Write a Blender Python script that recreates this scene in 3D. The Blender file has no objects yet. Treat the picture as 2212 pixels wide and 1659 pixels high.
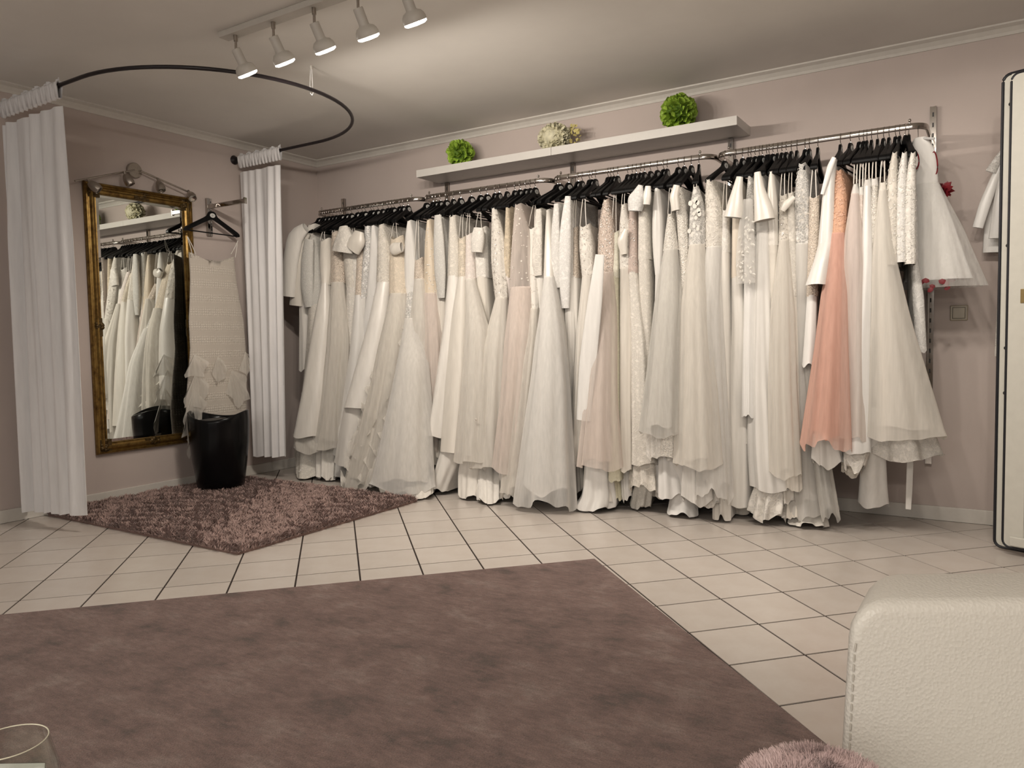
import bpy, bmesh, math, random
import numpy as np
from mathutils import Vector, Matrix

# ------------------------------------------------------------------ camera, world, exposure
scene = bpy.context.scene
COL = scene.collection
W, H = 2212.0, 1659.0
FL = 1646.0
YAW, PITCH, ROLL = math.radians(32.285), math.radians(3.343), math.radians(-1.033)
CAM = np.array([4.7725, -4.5785, 0.997])
_cy, _sy, _cp, _sp = math.cos(YAW), math.sin(YAW), math.cos(PITCH), math.sin(PITCH)
_f = np.array([-_sy*_cp, _cy*_cp, -_sp]); _r0 = np.array([_cy, _sy, 0.0]); _u0 = np.cross(_r0, _f)
_r = _r0*math.cos(ROLL) + _u0*math.sin(ROLL); _u = -_r0*math.sin(ROLL) + _u0*math.cos(ROLL)
cd = bpy.data.cameras.new('camera'); cam = bpy.data.objects.new('camera', cd); COL.objects.link(cam)
cd.sensor_width = 36.0; cd.lens = FL/W*36.0; cd.clip_start = 0.05; cd.clip_end = 60
cam.matrix_world = Matrix(((_r[0], _u[0], -_f[0], CAM[0]), (_r[1], _u[1], -_f[1], CAM[1]), (_r[2], _u[2], -_f[2], CAM[2]), (0, 0, 0, 1)))
scene.camera = cam
scene.view_settings.view_transform = 'Standard'; scene.view_settings.look = 'None'
scene.view_settings.exposure = 0.27; scene.view_settings.gamma = 1.0
scene.view_settings.use_curve_mapping = False
scene.cycles.transparent_max_bounces = 8
scene.cycles.max_bounces = 5; scene.cycles.diffuse_bounces = 2; scene.cycles.glossy_bounces = 3; scene.cycles.transmission_bounces = 4; scene.cycles.adaptive_threshold = .06
scene.cycles.caustics_reflective = False; scene.cycles.caustics_refractive = False
world = bpy.data.worlds.new('world'); scene.world = world; world.use_nodes = True
world.node_tree.nodes['Background'].inputs[0].default_value = (1.0, 0.95, 0.89, 1)
world.node_tree.nodes['Background'].inputs[1].default_value = 1.1   # soft fill light, let in by an added window behind the camera
SPOT_W = 22.0            # power of every spot of the ceiling bars (the light itself is made in the lamp's builder)
SPOT_COL = (1.0, 0.912, 0.81)

def hit(px, py, axis, val):
    """point of the photo's ray through (px, py) on the plane axis = val"""
    d = _f*FL + _r*(px - W/2) + _u*(H/2 - py)
    return CAM + d*((val - CAM[axis])/d[axis])
def proj(P):
    d = np.asarray(P, float) - CAM; z = d @ _f
    return (W/2 + FL*(d @ _r)/z, H/2 - FL*(d @ _u)/z, z)

# ------------------------------------------------------------------ helpers
RNG = random.Random(7)
def tag(o, label=None, cat=None, group=None, kind=None):
    if label: o['label'] = label
    if cat: o['category'] = cat
    if group: o['group'] = group
    if kind: o['kind'] = kind
    return o
def empty(name, loc, label=None, cat=None, group=None, rz=0.0, sc=None):
    o = bpy.data.objects.new(name, None); COL.objects.link(o)
    o.location = loc; o.rotation_euler = (0, 0, rz); o.empty_display_size = 0.05
    if sc: o.scale = (sc, sc, sc)
    return tag(o, label, cat, group)
def mesh_obj(name, verts, faces, mat, parent=None, smooth=True, off=None):
    me = bpy.data.meshes.new(name)
    if off is not None: verts = [(v[0]-off[0], v[1]-off[1], v[2]-off[2]) for v in verts]
    me.from_pydata([tuple(map(float, v)) for v in verts], [], faces)
    if smooth: me.polygons.foreach_set('use_smooth', [True]*len(me.polygons))
    me.materials.append(mat); me.update()
    o = bpy.data.objects.new(name, me); COL.objects.link(o)
    if parent: o.parent = parent
    return o
class MB:
    """collects shapes; build() links them as one mesh object"""
    def __init__(s): s.v = []; s.f = []
    def add(s, v, f):
        n = len(s.v); s.v += [tuple(p) for p in v]; s.f += [tuple(i+n for i in q) for q in f]; return s
    def box(s, a, b):
        x0, y0, z0 = a; x1, y1, z1 = b
        return s.add([(x0,y0,z0),(x1,y0,z0),(x1,y1,z0),(x0,y1,z0),(x0,y0,z1),(x1,y0,z1),(x1,y1,z1),(x0,y1,z1)],
                     [(0,3,2,1),(4,5,6,7),(0,1,5,4),(1,2,6,5),(2,3,7,6),(3,0,4,7)])
    def prism(s, pts, d):
        """planar loop of 3D points extruded by vector d"""
        n = len(pts); q = [tuple(np.add(p, d)) for p in pts]
        return s.add(list(pts)+q, [tuple(range(n-1, -1, -1)), tuple(range(n, 2*n))] + [(i, (i+1) % n, n+(i+1) % n, n+i) for i in range(n)])
    def tube(s, path, r, n=10, caps=True, prof=None, up=(0,0,1), closed=False):
        path = [np.array(p, float) for p in path]; m = len(path)
        rs = r if hasattr(r, '__len__') else [r]*m
        base = len(s.v); up = np.array(up, float); ring = []
        for i, p in enumerate(path):
            if closed: t = path[(i+1) % m] - path[i-1]
            else: t = path[min(i+1, m-1)] - path[max(i-1, 0)]
            t = t/(np.linalg.norm(t)+1e-12)
            a = np.cross(t, up)
            if np.linalg.norm(a) < 1e-3: a = np.cross(t, (1.0, 0, 0)) if abs(t[0]) < .9 else np.cross(t, (0, 1.0, 0))
            a /= np.linalg.norm(a); b = np.cross(a, t)
            pr = prof or [(math.cos(2*math.pi*k/n), math.sin(2*math.pi*k/n)) for k in range(n)]
            ring.append([p + rs[i]*(c[0]*a + c[1]*b) if prof is None else p + c[0]*a + c[1]*b for c in pr])
        n = len(ring[0])
        for rg in ring: s.v += [tuple(q) for q in rg]
        for i in range(m if closed else m-1):
            j = (i+1) % m
            for k in range(n):
                s.f.append((base+i*n+k, base+i*n+(k+1) % n, base+j*n+(k+1) % n, base+j*n+k))
        if caps and not closed:
            s.f.append(tuple(base+k for k in range(n-1, -1, -1))); s.f.append(tuple(base+(m-1)*n+k for k in range(n)))
        return s
    def lathe(s, prof, c=(0,0,0), axis=None, n=32, cap0=False, cap1=False):
        """profile [(r, h)] turned about axis through c"""
        ax = np.array(axis if axis is not None else (0,0,1), float); ax /= np.linalg.norm(ax)
        a = np.cross(ax, (1,0,0)) if abs(ax[0]) < .9 else np.cross(ax, (0,1,0)); a /= np.linalg.norm(a); b = np.cross(ax, a)
        base = len(s.v); c = np.array(c, float)
        for r, h in prof:
            for k in range(n):
                t = 2*math.pi*k/n; s.v.append(tuple(c + ax*h + r*(a*math.cos(t) + b*math.sin(t))))
        for i in range(len(prof)-1):
            for k in range(n):
                s.f.append((base+i*n+k, base+i*n+(k+1) % n, base+(i+1)*n+(k+1) % n, base+(i+1)*n+k))
        if cap0: s.f.append(tuple(base+k for k in range(n-1, -1, -1)))
        if cap1: s.f.append(tuple(base+(len(prof)-1)*n+k for k in range(n)))
        return s
    def build(s, name, mat, parent=None, smooth=False, off=None, bevel=0.0, seg=2):
        o = mesh_obj(name, s.v, s.f, mat, parent, smooth, off)
        if bevel:
            m = o.modifiers.new('bevel', 'BEVEL'); m.width = bevel; m.segments = seg; m.limit_method = 'ANGLE'
        elif smooth:
            try: o.data.set_sharp_from_angle(angle=math.radians(42))
            except Exception: pass
        return o
def copy_tree(o, parent=None):
    c = o.copy(); COL.objects.link(c); c.parent = parent
    for ch in o.children: 
        k = ch.copy(); COL.objects.link(k); k.parent = c
        for g in ch.children:
            q = g.copy(); COL.objects.link(q); q.parent = k
    return c
def bulk_mesh(name, V, F, mat, parent=None, smooth=False):
    """numpy arrays (n,3) and (m,k) -> object"""
    me = bpy.data.meshes.new(name); k = F.shape[1]
    me.vertices.add(len(V)); me.vertices.foreach_set('co', V.astype(np.float32).ravel())
    me.loops.add(F.size); me.loops.foreach_set('vertex_index', F.astype(np.int32).ravel())
    me.polygons.add(len(F)); me.polygons.foreach_set('loop_start', np.arange(0, F.size, k, dtype=np.int32))
    me.polygons.foreach_set('loop_total', np.full(len(F), k, dtype=np.int32))
    if smooth: me.polygons.foreach_set('use_smooth', np.ones(len(F), dtype=bool))
    me.update(calc_edges=True); me.validate(); me.materials.append(mat)
    o = bpy.data.objects.new(name, me); COL.objects.link(o)
    if parent: o.parent = parent
    return o

# ------------------------------------------------------------------ materials
class NT:
    def __init__(s, name):
        s.m = bpy.data.materials.new(name); s.m.use_nodes = True; s.n = s.m.node_tree.nodes; s.l = s.m.node_tree.links
        s.b = s.n['Principled BSDF']; s.out = s.n['Material Output']
    def node(s, t, **kw):
        x = s.n.new(t)
        for k, v in kw.items():
            if k.startswith('i_'): x.inputs[k[2:].replace('_', ' ')].default_value = v
            else: setattr(x, k, v)
        return x
    def link(s, a, b): s.l.new(a, b)
    def set(s, **kw):
        for k, v in kw.items(): s.b.inputs[k.replace('_', ' ')].default_value = v
        return s
    def coords(s, scale=(1,1,1), which='Object'):
        t = s.node('ShaderNodeTexCoord'); mp = s.node('ShaderNodeMapping'); mp.inputs['Scale'].default_value = scale
        s.link(t.outputs[which], mp.inputs['Vector']); return mp.outputs[0]
    def noise(s, scale, vec=None, detail=4, rough=.55):
        x = s.node('ShaderNodeTexNoise'); x.inputs['Scale'].default_value = scale; x.inputs['Detail'].default_value = detail; x.inputs['Roughness'].default_value = rough
        if vec is not None: s.link(vec, x.inputs['Vector'])
        return x.outputs['Fac']
    def ramp(s, fac, stops):
        x = s.node('ShaderNodeValToRGB'); cr = x.color_ramp
        while len(cr.elements) < len(stops): cr.elements.new(.5)
        for e, (p, c) in zip(cr.elements, stops): e.position = p; e.color = (*c, 1) if len(c) == 3 else c
        s.link(fac, x.inputs[0]); return x.outputs[0]
    def bump(s, h, strength=.3, dist=.01):
        x = s.node('ShaderNodeBump'); x.inputs['Strength'].default_value = strength; x.inputs['Distance'].default_value = dist
        s.link(h, x.inputs['Height']); s.link(x.outputs[0], s.b.inputs['Normal']); return x
def c4(c): return (*c, 1)
def scl(c, k): return tuple(min(1, x*k) for x in c)
def plain(name, col, rough=.5, metal=0.0, var=.06, nscale=30, bump=0.0, coat=0.0):
    t = NT(name); t.set(Roughness=rough, Metallic=metal)
    n = t.noise(nscale, t.coords(), 2)
    t.link(t.ramp(n, [(.25, scl(col, 1-var)), (.75, scl(col, 1+var))]), t.b.inputs['Base Color'])
    if bump: t.bump(n, bump, .004)
    if coat: t.b.inputs['Coat Weight'].default_value = coat; t.b.inputs['Coat Roughness'].default_value = .08
    return t.m
M = {}
# room
def wall_mat(name, col):
    t = NT(name); t.set(Roughness=.9); v = t.coords()
    n = t.noise(2.2, v, 3); t.link(t.ramp(n, [(.3, scl(col, .965)), (.7, scl(col, 1.03))]), t.b.inputs['Base Color'])
    f = t.noise(160, v, 1); t.bump(f, .12, .002); return t.m
M['wall'] = wall_mat('pink_wall_paint', (.60, .512, .470))
M['ceil'] = wall_mat('ceiling_paint', (.88, .845, .79))
M['trim'] = plain('white_trim_paint', (.72, .68, .62), .5, var=.03)
M['grout'] = plain('dark_grout', (.035, .022, .018), .95, var=.2, nscale=80)
def tile_mat():
    t = NT('glazed_tile'); t.set(Roughness=.28); oi = t.node('ShaderNodeObjectInfo')
    n = t.noise(9, t.coords(), 5, .6); s = t.noise(45, t.coords((1, 2.5, 1)), 6, .7)
    base = t.ramp(n, [(.3, (.60, .53, .47)), (.7, (.66, .60, .545))])
    st = t.ramp(s, [(.60, (1, 1, 1)), (.72, (.93, .90, .87))])
    mx = t.node('ShaderNodeMix', data_type='RGBA', blend_type='MULTIPLY'); mx.inputs[0].default_value = 1
    t.link(base, mx.inputs[6]); t.link(st, mx.inputs[7])
    hv = t.node('ShaderNodeHueSaturation'); mr = t.node('ShaderNodeMapRange'); mr.inputs[3].default_value = .95; mr.inputs[4].default_value = 1.04
    t.link(oi.outputs['Random'], mr.inputs[0]); t.link(mr.outputs[0], hv.inputs['Value']); t.link(mx.outputs[2], hv.inputs['Color'])
    t.link(hv.outputs[0], t.b.inputs['Base Color']); t.bump(n, .03, .002); return t.m
M['tile'] = tile_mat()
M['chrome'] = plain('chrome', (.46, .43, .40), .12, 1.0, var=.02)
M['steel'] = plain('brushed_nickel', (.42, .38, .34), .32, 1.0, var=.08, nscale=90)
M['slot'] = plain('dark_slot', (.03, .03, .03), .6)
M['black'] = plain('black_lacquer', (.003, .003, .0035), .42, var=.2); M['black'].node_tree.nodes['Principled BSDF'].inputs['Specular IOR Level'].default_value = .18
M['rodblack'] = plain('black_rod', (.012, .008, .010), .35)
M['gloss_black'] = plain('glossy_black_plastic', (.003, .003, .0035), .22); M['gloss_black'].node_tree.nodes['Principled BSDF'].inputs['Specular IOR Level'].default_value = .22
M['velvet_black'] = plain('black_leatherette', (.02, .02, .02), .5, bump=.2, nscale=300)
M['white_lacq'] = plain('white_lacquer', (.72, .69, .645), .4, var=.015)
M['lampwhite'] = plain('white_lamp_metal', (.62, .58, .52), .45, var=.03)
M['labelgrey'] = plain('hanger_label', (.72, .71, .68), .5, var=.12, nscale=220)
def gold():
    t = NT('antique_gold'); t.set(Roughness=.36, Metallic=.75); v = t.coords((1, 1, 1))
    n = t.noise(26, v, 6, .65); t.link(t.ramp(n, [(.28, (.075, .038, .010)), (.5, (.235, .140, .038)), (.8, (.35, .235, .072))]), t.b.inputs['Base Color']); t.bump(n, .25, .003); return t.m
M['gold'] = gold()
M['gold_dark'] = plain('dark_gold_relief', (.085, .052, .016), .5, .55, var=.5, nscale=70, bump=.5)
t = NT('mirror_silver'); t.set(Metallic=1.0, Roughness=.01); t.b.inputs['Base Color'].default_value = (.80, .83, .80, 1); M['mirror'] = t.m
t = NT('clear_glass'); t.n.remove(t.b); tp = t.node('ShaderNodeBsdfTransparent'); tp.inputs[0].default_value = (.95, .96, .94, 1); gl = t.node('ShaderNodeBsdfGlossy'); gl.inputs['Roughness'].default_value = .03
lw = t.node('ShaderNodeLayerWeight'); lw.inputs[0].default_value = .5; pw = t.node('ShaderNodeMath', operation='POWER'); pw.inputs[1].default_value = 3.5; t.link(lw.outputs['Facing'], pw.inputs[0]); fr = t.node('ShaderNodeMath', operation='MULTIPLY_ADD'); fr.inputs[1].default_value = .55; fr.inputs[2].default_value = .04; t.link(pw.outputs[0], fr.inputs[0]); mxs = t.node('ShaderNodeMixShader'); t.link(fr.outputs[0], mxs.inputs[0]); t.link(tp.outputs[0], mxs.inputs[1]); t.link(gl.outputs[0], mxs.inputs[2]); t.link(mxs.outputs[0], t.out.inputs[0]); M['glass'] = t.m
M['rim'] = plain('rim_highlight', (.80, .76, .60), .15)  # pale colour stands in for light caught on the glass edge
t = NT('lamp_glow'); t.set(Roughness=.4); t.b.inputs['Base Color'].default_value = (1, .95, .88, 1); t.b.inputs['Emission Color'].default_value = (1, .93, .82, 1); t.b.inputs['Emission Strength'].default_value = 9; M['glow'] = t.m
def rug_mat():
    t = NT('mottled_rug'); t.set(Roughness=.95); v = t.coords()
    a = t.noise(5.0, t.coords((1, 1.3, 1)), 6, .66); b = t.noise(420, t.coords((.45, 1, 1)), 2, .6); c = t.noise(60, t.coords((.4, 1.2, 1)), 5, .75)
    ca = t.ramp(a, [(.34, (.125, .082, .066)), (.44, (.215, .133, .112)), (.54, (.255, .162, .137)), (.68, (.33, .24, .207))])
    cb = t.ramp(b, [(.25, (.62, .6, .6)), (.75, (1.28, 1.28, 1.28))]); cc = t.ramp(c, [(.32, (.68, .66, .66)), (.68, (1.24, 1.24, 1.24))])
    m1 = t.node('ShaderNodeMix', data_type='RGBA', blend_type='MULTIPLY'); m1.inputs[0].default_value = 1; t.link(ca, m1.inputs[6]); t.link(cb, m1.inputs[7])
    m2 = t.node('ShaderNodeMix', data_type='RGBA', blend_type='MULTIPLY'); m2.inputs[0].default_value = 1; t.link(m1.outputs[2], m2.inputs[6]); t.link(cc, m2.inputs[7])
    t.link(m2.outputs[2], t.b.inputs['Base Color']); t.bump(b, .9, .006); t.b.inputs['Sheen Weight'].default_value = .25; return t.m
M['rug'] = rug_mat()
def fur(name, c0, c1, sc=6):
    t = NT(name); t.set(Roughness=.9); n = t.noise(sc, t.coords(), 5, .7)
    t.link(t.ramp(n, [(.3, c0), (.7, c1)]), t.b.inputs['Base Color']); t.b.inputs['Sheen Weight'].default_value = .3; return t.m
M['shag'] = fur('dusty_pink_shag', (.34, .225, .195), (.53, .375, .335), 14)
M['shagbase'] = plain('shag_backing', (.26, .17, .145), 1)
M['pinkfur'] = fur('pink_faux_fur', (.60, .42, .40), (.80, .62, .60), 20)
def leather():
    t = NT('white_leather'); t.set(Roughness=.42); x = t.node('ShaderNodeTexVoronoi'); x.inputs['Scale'].default_value = 260; t.link(t.coords(), x.inputs['Vector'])
    t.b.inputs['Base Color'].default_value = (.80, .765, .69, 1); t.bump(x.outputs['Distance'], .35, .002); return t.m
M['leather'] = leather()
M['thread'] = plain('stitch_thread', (.60, .56, .49), .7)
M['green'] = plain('green_petals', (.33, .50, .055), .6, var=.35, nscale=25)
M['greencore'] = plain('green_core', (.10, .18, .015), .8)
M['cream'] = plain('cream_petals', (.70, .66, .47), .6, var=.2, nscale=40)
M['yellowleaf'] = plain('pale_yellow_petals', (.62, .53, .20), .6, var=.15)
M['red'] = plain('red_petal', (.20, .010, .016), .5, var=.4, nscale=30)
M['paper'] = plain('white_paper', (.72, .71, .70), .7, var=.02)
M['switch'] = plain('beige_plastic', (.40, .34, .25), .35, var=.04)
M['pvc'] = plain('white_pvc', (.60, .58, .515), .32, var=.03)
M['rubber'] = plain('black_gasket', (.008, .008, .012), .5)
M['brass'] = plain('brass', (.55, .42, .20), .3, 1.0)
M['wood'] = plain('white_table_top', (.62, .58, .52), .35)

# cloth
def tint(t, col_socket, target, lo=.93, hi=1.05, hue=.006):
    oi = t.node('ShaderNodeObjectInfo'); hv = t.node('ShaderNodeHueSaturation'); mr = t.node('ShaderNodeMapRange'); mr.inputs[3].default_value = lo; mr.inputs[4].default_value = hi
    ms = t.node('ShaderNodeMapRange'); ms.inputs[3].default_value = 1.25; ms.inputs[4].default_value = .75
    t.link(oi.outputs['Random'], mr.inputs[0]); t.link(mr.outputs[0], hv.inputs['Value']); t.link(oi.outputs['Random'], ms.inputs[0]); t.link(ms.outputs[0], hv.inputs['Saturation'])
    t.link(col_socket, hv.inputs['Color']); t.link(hv.outputs[0], target)
def cloth(name, col, rough=.6, sheen=.2, bump=.15, spec=.4, aniso=0.0):
    t = NT(name); t.set(Roughness=rough); t.b.inputs['Sheen Weight'].default_value = sheen; t.b.inputs['Specular IOR Level'].default_value = spec
    v = t.coords((14, 14, 1.6)); n = t.noise(3, v, 2); f = t.noise(500, t.coords(), 0)
    tint(t, t.ramp(n, [(.3, scl(col, .95)), (.7, scl(col, 1.04))]), t.b.inputs['Base Color'])
    ad = t.node('ShaderNodeMath', operation='ADD'); mu = t.node('ShaderNodeMath', operation='MULTIPLY'); mu.inputs[1].default_value = .12
    t.link(f, mu.inputs[0]); t.link(n, ad.inputs[0]); t.link(mu.outputs[0], ad.inputs[1]); t.bump(ad.outputs[0], bump, .012)
    t.b.inputs['Subsurface Weight'].default_value = 0.0
    return t.m
def lace(name, col, ground=.74, scale=55, alpha=1.0, bump=.35):
    ground = .5+.5*ground; scale *= 1.5
    t = NT(name); t.set(Roughness=.72); v = t.coords()
    nz = t.node('ShaderNodeTexNoise'); nz.inputs['Scale'].default_value = 12; nz.inputs['Detail'].default_value = 1; t.link(v, nz.inputs['Vector'])
    mixv = t.node('ShaderNodeMix', data_type='RGBA'); mixv.inputs[0].default_value = .06; t.link(v, mixv.inputs[6]); t.link(nz.outputs['Color'], mixv.inputs[7])
    x = t.node('ShaderNodeTexVoronoi', feature='DISTANCE_TO_EDGE'); x.inputs['Scale'].default_value = scale; t.link(mixv.outputs[2], x.inputs['Vector'])
    y = t.node('ShaderNodeTexVoronoi'); y.inputs['Scale'].default_value = scale*.45; t.link(mixv.outputs[2], y.inputs['Vector'])
    r1 = t.ramp(x.outputs['Distance'], [(.02, (1, 1, 1)), (.10, (0, 0, 0))]); r2 = t.ramp(y.outputs['Distance'], [(.22, (1, 1, 1)), (.42, (0, 0, 0))])
    mx = t.node('ShaderNodeMath', operation='MAXIMUM'); t.link(r1, mx.inputs[0]); t.link(r2, mx.inputs[1])
    tint(t, t.ramp(mx.outputs[0], [(0, scl(col, ground)), (1, scl(col, 1.06))]), t.b.inputs['Base Color'])
    t.bump(mx.outputs[0], bump, .004)
    if alpha < 1:
        a = t.node('ShaderNodeMapRange'); a.inputs[3].default_value = alpha; a.inputs[4].default_value = 1; t.link(mx.outputs[0], a.inputs[0]); t.link(a.outputs[0], t.b.inputs['Alpha'])
    return t.m
def sequin(name, col, scale=170):
    t = NT(name); t.set(Roughness=.38); v = t.coords(); x = t.node('ShaderNodeTexVoronoi'); x.inputs['Scale'].default_value = scale; t.link(v, x.inputs['Vector'])
    t.link(t.ramp(x.outputs['Color'], [(.2, scl(col, .8)), (.8, scl(col, 1.12))]), t.b.inputs['Base Color'])
    sp = t.ramp(x.outputs['Color'], [(.80, (0, 0, 0)), (.86, (1, 1, 1))]); t.link(sp, t.b.inputs['Metallic'])
    t.bump(x.outputs['Distance'], .9, .004); return t.m
def tulle(name, col, dens=.45, glitter=False):
    col = scl(col, 1.07); t = NT(name); n = t.n; t.n.remove(t.b)
    d = t.node('ShaderNodeBsdfDiffuse'); d.inputs[0].default_value = c4(col); tr = t.node('ShaderNodeBsdfTranslucent'); tr.inputs[0].default_value = c4(col)
    m1 = t.node('ShaderNodeMixShader'); m1.inputs[0].default_value = .16; t.link(d.outputs[0], m1.inputs[1]); t.link(tr.outputs[0], m1.inputs[2])
    tp = t.node('ShaderNodeBsdfTransparent'); lw = t.node('ShaderNodeLayerWeight'); lw.inputs[0].default_value = .45
    s = t.noise(4, t.coords((16, 16, 1.1)), 2)
    ad = t.node('ShaderNodeMath', operation='MULTIPLY_ADD'); ad.inputs[1].default_value = .28; ad.inputs[2].default_value = dens-.14; t.link(s, ad.inputs[0])
    ad2 = t.node('ShaderNodeMath', operation='MULTIPLY_ADD', use_clamp=True); ad2.inputs[1].default_value = .55; t.link(lw.outputs['Facing'], ad2.inputs[0]); t.link(ad.outputs[0], ad2.inputs[2])
    m2 = t.node('ShaderNodeMixShader'); t.link(ad2.outputs[0], m2.inputs[0]); t.link(tp.outputs[0], m2.inputs[1]); t.link(m1.outputs[0], m2.inputs[2])
    t.link(m2.outputs[0], t.out.inputs[0]); return t.m
IV, WH, CH, BL, CO, PK, GR = (.83, .785, .715), (.85, .825, .785), (.80, .70, .57), (.82, .725, .66), (.80, .51, .42), (.82, .70, .67), (.72, .70, .655)
M.update(satin_iv=cloth('ivory_satin', IV, .30, .05, .10, .6), satin_w=cloth('white_satin', WH, .32, .05, .10, .6), satin_bl=cloth('blush_satin', BL, .34, .05, .1, .5),
         crepe_iv=cloth('ivory_crepe', IV, .75, .25, .12), crepe_w=cloth('white_crepe', WH, .75, .25, .12), chiff_iv=cloth('ivory_chiffon', IV, .8, .3, .25), chiff_w=cloth('white_chiffon', WH, .8, .3, .25),
         crepe_ch=cloth('champagne_silk', CH, .5, .1, .1), chiff_bl=cloth('blush_chiffon', BL, .8, .3, .25), chiff_pk=cloth('pink_chiffon', PK, .8, .3, .25), chiff_co=cloth('coral_lining', CO, .8, .3, .2),
         lace_iv=lace('ivory_lace', IV), lace_w=lace('white_lace', WH), lace_gr=lace('grey_ivory_lace', GR, .8, 80), lace_ch=lace('champagne_lace', CH, .8), lace_bl=lace('blush_lace', BL, .82), lace_co=lace('coral_lace', (.80, .50, .36), .72, 40),
         lace_gold=lace('gold_lace', (.71, .61, .47), .6, 45), lace_mv=lace('mauve_lace', (.62, .50, .44), .8, 60), lace_yel=lace('pale_yellow_lace', (.76, .72, .57), .84, 60), lace_sheer=lace('sheer_white_lace', WH, .9, 50, .62), lace_coarse=lace('coarse_lace', IV, .72, 26),
         seq_nu=sequin('nude_sequins', (.74, .64, .54)), seq_iv=sequin('ivory_sequins', IV), seq_mv=sequin('blush_beads', (.70, .58, .50), 120),
         tul_iv=tulle('ivory_tulle', IV, .55), tul_w=tulle('white_tulle', WH, .5), tul_bl=tulle('blush_tulle', BL, .5), tul_co=tulle('coral_tulle', CO, .55), tul_thin=tulle('thin_white_tulle', WH, .30), tul_gr=tulle('grey_tulle', GR, .42), org=tulle('organza', IV, .42))
M['curtain'] = cloth('white_curtain', (.90, .88, .875), .55, .2, .12); M['mlining'] = M['crepe_iv']
M['strap'] = cloth('ivory_ribbon', IV, .45, 0, .05); M['flower'] = plain('white_embroidery', (.84, .79, .72), .5, var=.05)
M['petalco'] = plain('coral_embroidery', (.80, .50, .36), .5); M['crystal'] = plain('crystal_beads', (.80, .74, .68), .2, .4); M['leafwhite'] = plain('white_leaf_lace', (.82, .79, .73), .6)
M['dot'] = plain('satin_dots', (.85, .81, .74), .35)

# ------------------------------------------------------------------ room shell
RX, RY, CZ = 7.2, -7.4, 2.50
def struct(o): o['kind'] = 'structure'; return o
grout = struct(MB().box((-.1, RY, -.06), (RX, .1, -.003)).build('floor', M['grout']))
struct(MB().box((-.1, RY, CZ), (RX, .1, CZ+.08)).build('ceiling', M['ceil']))
struct(MB().box((-.1, 0, -.02), (RX, .1, CZ+.02)).build('wall_back', M['wall']))
struct(MB().box((-.1, RY, -.02), (0, .1, CZ+.02)).build('wall_left', M['wall']))
struct(MB().box((RX, RY, -.02), (RX+.1, .1, CZ+.02)).build('wall_right', M['wall']))
struct(MB().box((-.1, RY-.1, -.02), (.8, RY, CZ+.02)).box((RX-.3, RY-.1, -.02), (RX+.1, RY, CZ+.02)).box((.8, RY-.1, -.02), (RX-.3, RY, .35)).box((.8, RY-.1, 2.3), (RX-.3, RY, CZ+.02)).build('wall_front', M['wall']))
# unseen window added for fill light; frame bars only cut the opening into panes
wn = struct(MB().box((.8, RY-.07, .35), (RX-.3, RY-.03, .41)).box((.8, RY-.07, 2.24), (RX-.3, RY-.03, 2.3)).box((.8, RY-.07, .41), (.86, RY-.03, 2.24)).box((RX-.36, RY-.07, .41), (RX-.3, RY-.03, 2.24)).box((2.8, RY-.07, .41), (2.86, RY-.03, 2.24)).box((4.85, RY-.07, .41), (4.91, RY-.03, 2.24)).build('fill_window_1', M['trim']))
def cornice(name, p0, p1, inward):
    inn = np.array(inward, float); pr = [(0, 0), (0, -.05), (.006, -.05), (.012, -.036), (.028, -.018), (.044, -.011), (.05, -.008), (.05, 0)]
    a = [tuple(np.array(p0) + inn*u + np.array((0, 0, v))) for u, v in pr]
    return struct(MB().prism(a, np.array(p1, float)-np.array(p0, float)).build(name, M['trim']))
cornice('trim_1', (0, 0, CZ), (RX, 0, CZ), (0, -1, 0)); cornice('trim_2', (0, 0, CZ), (0, RY, CZ), (1, 0, 0))
struct(MB().box((0, -.012, 0), (RX, 0, .075)).build('baseboard_back', M['trim'], bevel=.003)); struct(MB().box((0, RY, 0), (.012, -.012, .075)).build('baseboard_left', M['trim'], bevel=.003))
# tiles, laid on the diagonal
E1, E2, O0 = np.array((.1818, .1921)), np.array((.1893, -.1872)), np.array((4.2845, -1.7589))
RUG = [hit(1285, 1206, 2, .012)[:2], hit(1805, 1620, 2, .012)[:2], hit(0, 1327, 2, .012)[:2]]
ra = (RUG[1]-RUG[0])/np.linalg.norm(RUG[1]-RUG[0]); rb = np.array((-ra[1], ra[0])); rb = -rb if rb @ (RUG[2]-RUG[0]) < 0 else rb
rb = (RUG[2]-RUG[0])/np.linalg.norm(RUG[2]-RUG[0])
def clip(poly, k, sgn, lim):
    out = []
    for i in range(len(poly)):
        a, b = poly[i], poly[(i+1) % len(poly)]; da, db = sgn*(a[k]-lim), sgn*(b[k]-lim)
        if da <= 0: out.append(a)
        if da*db < 0: out.append(a + (b-a)*(da/(da-db)))
    return out
GAP = .0038; rest = MB(); shared = None; ntile = 0
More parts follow.
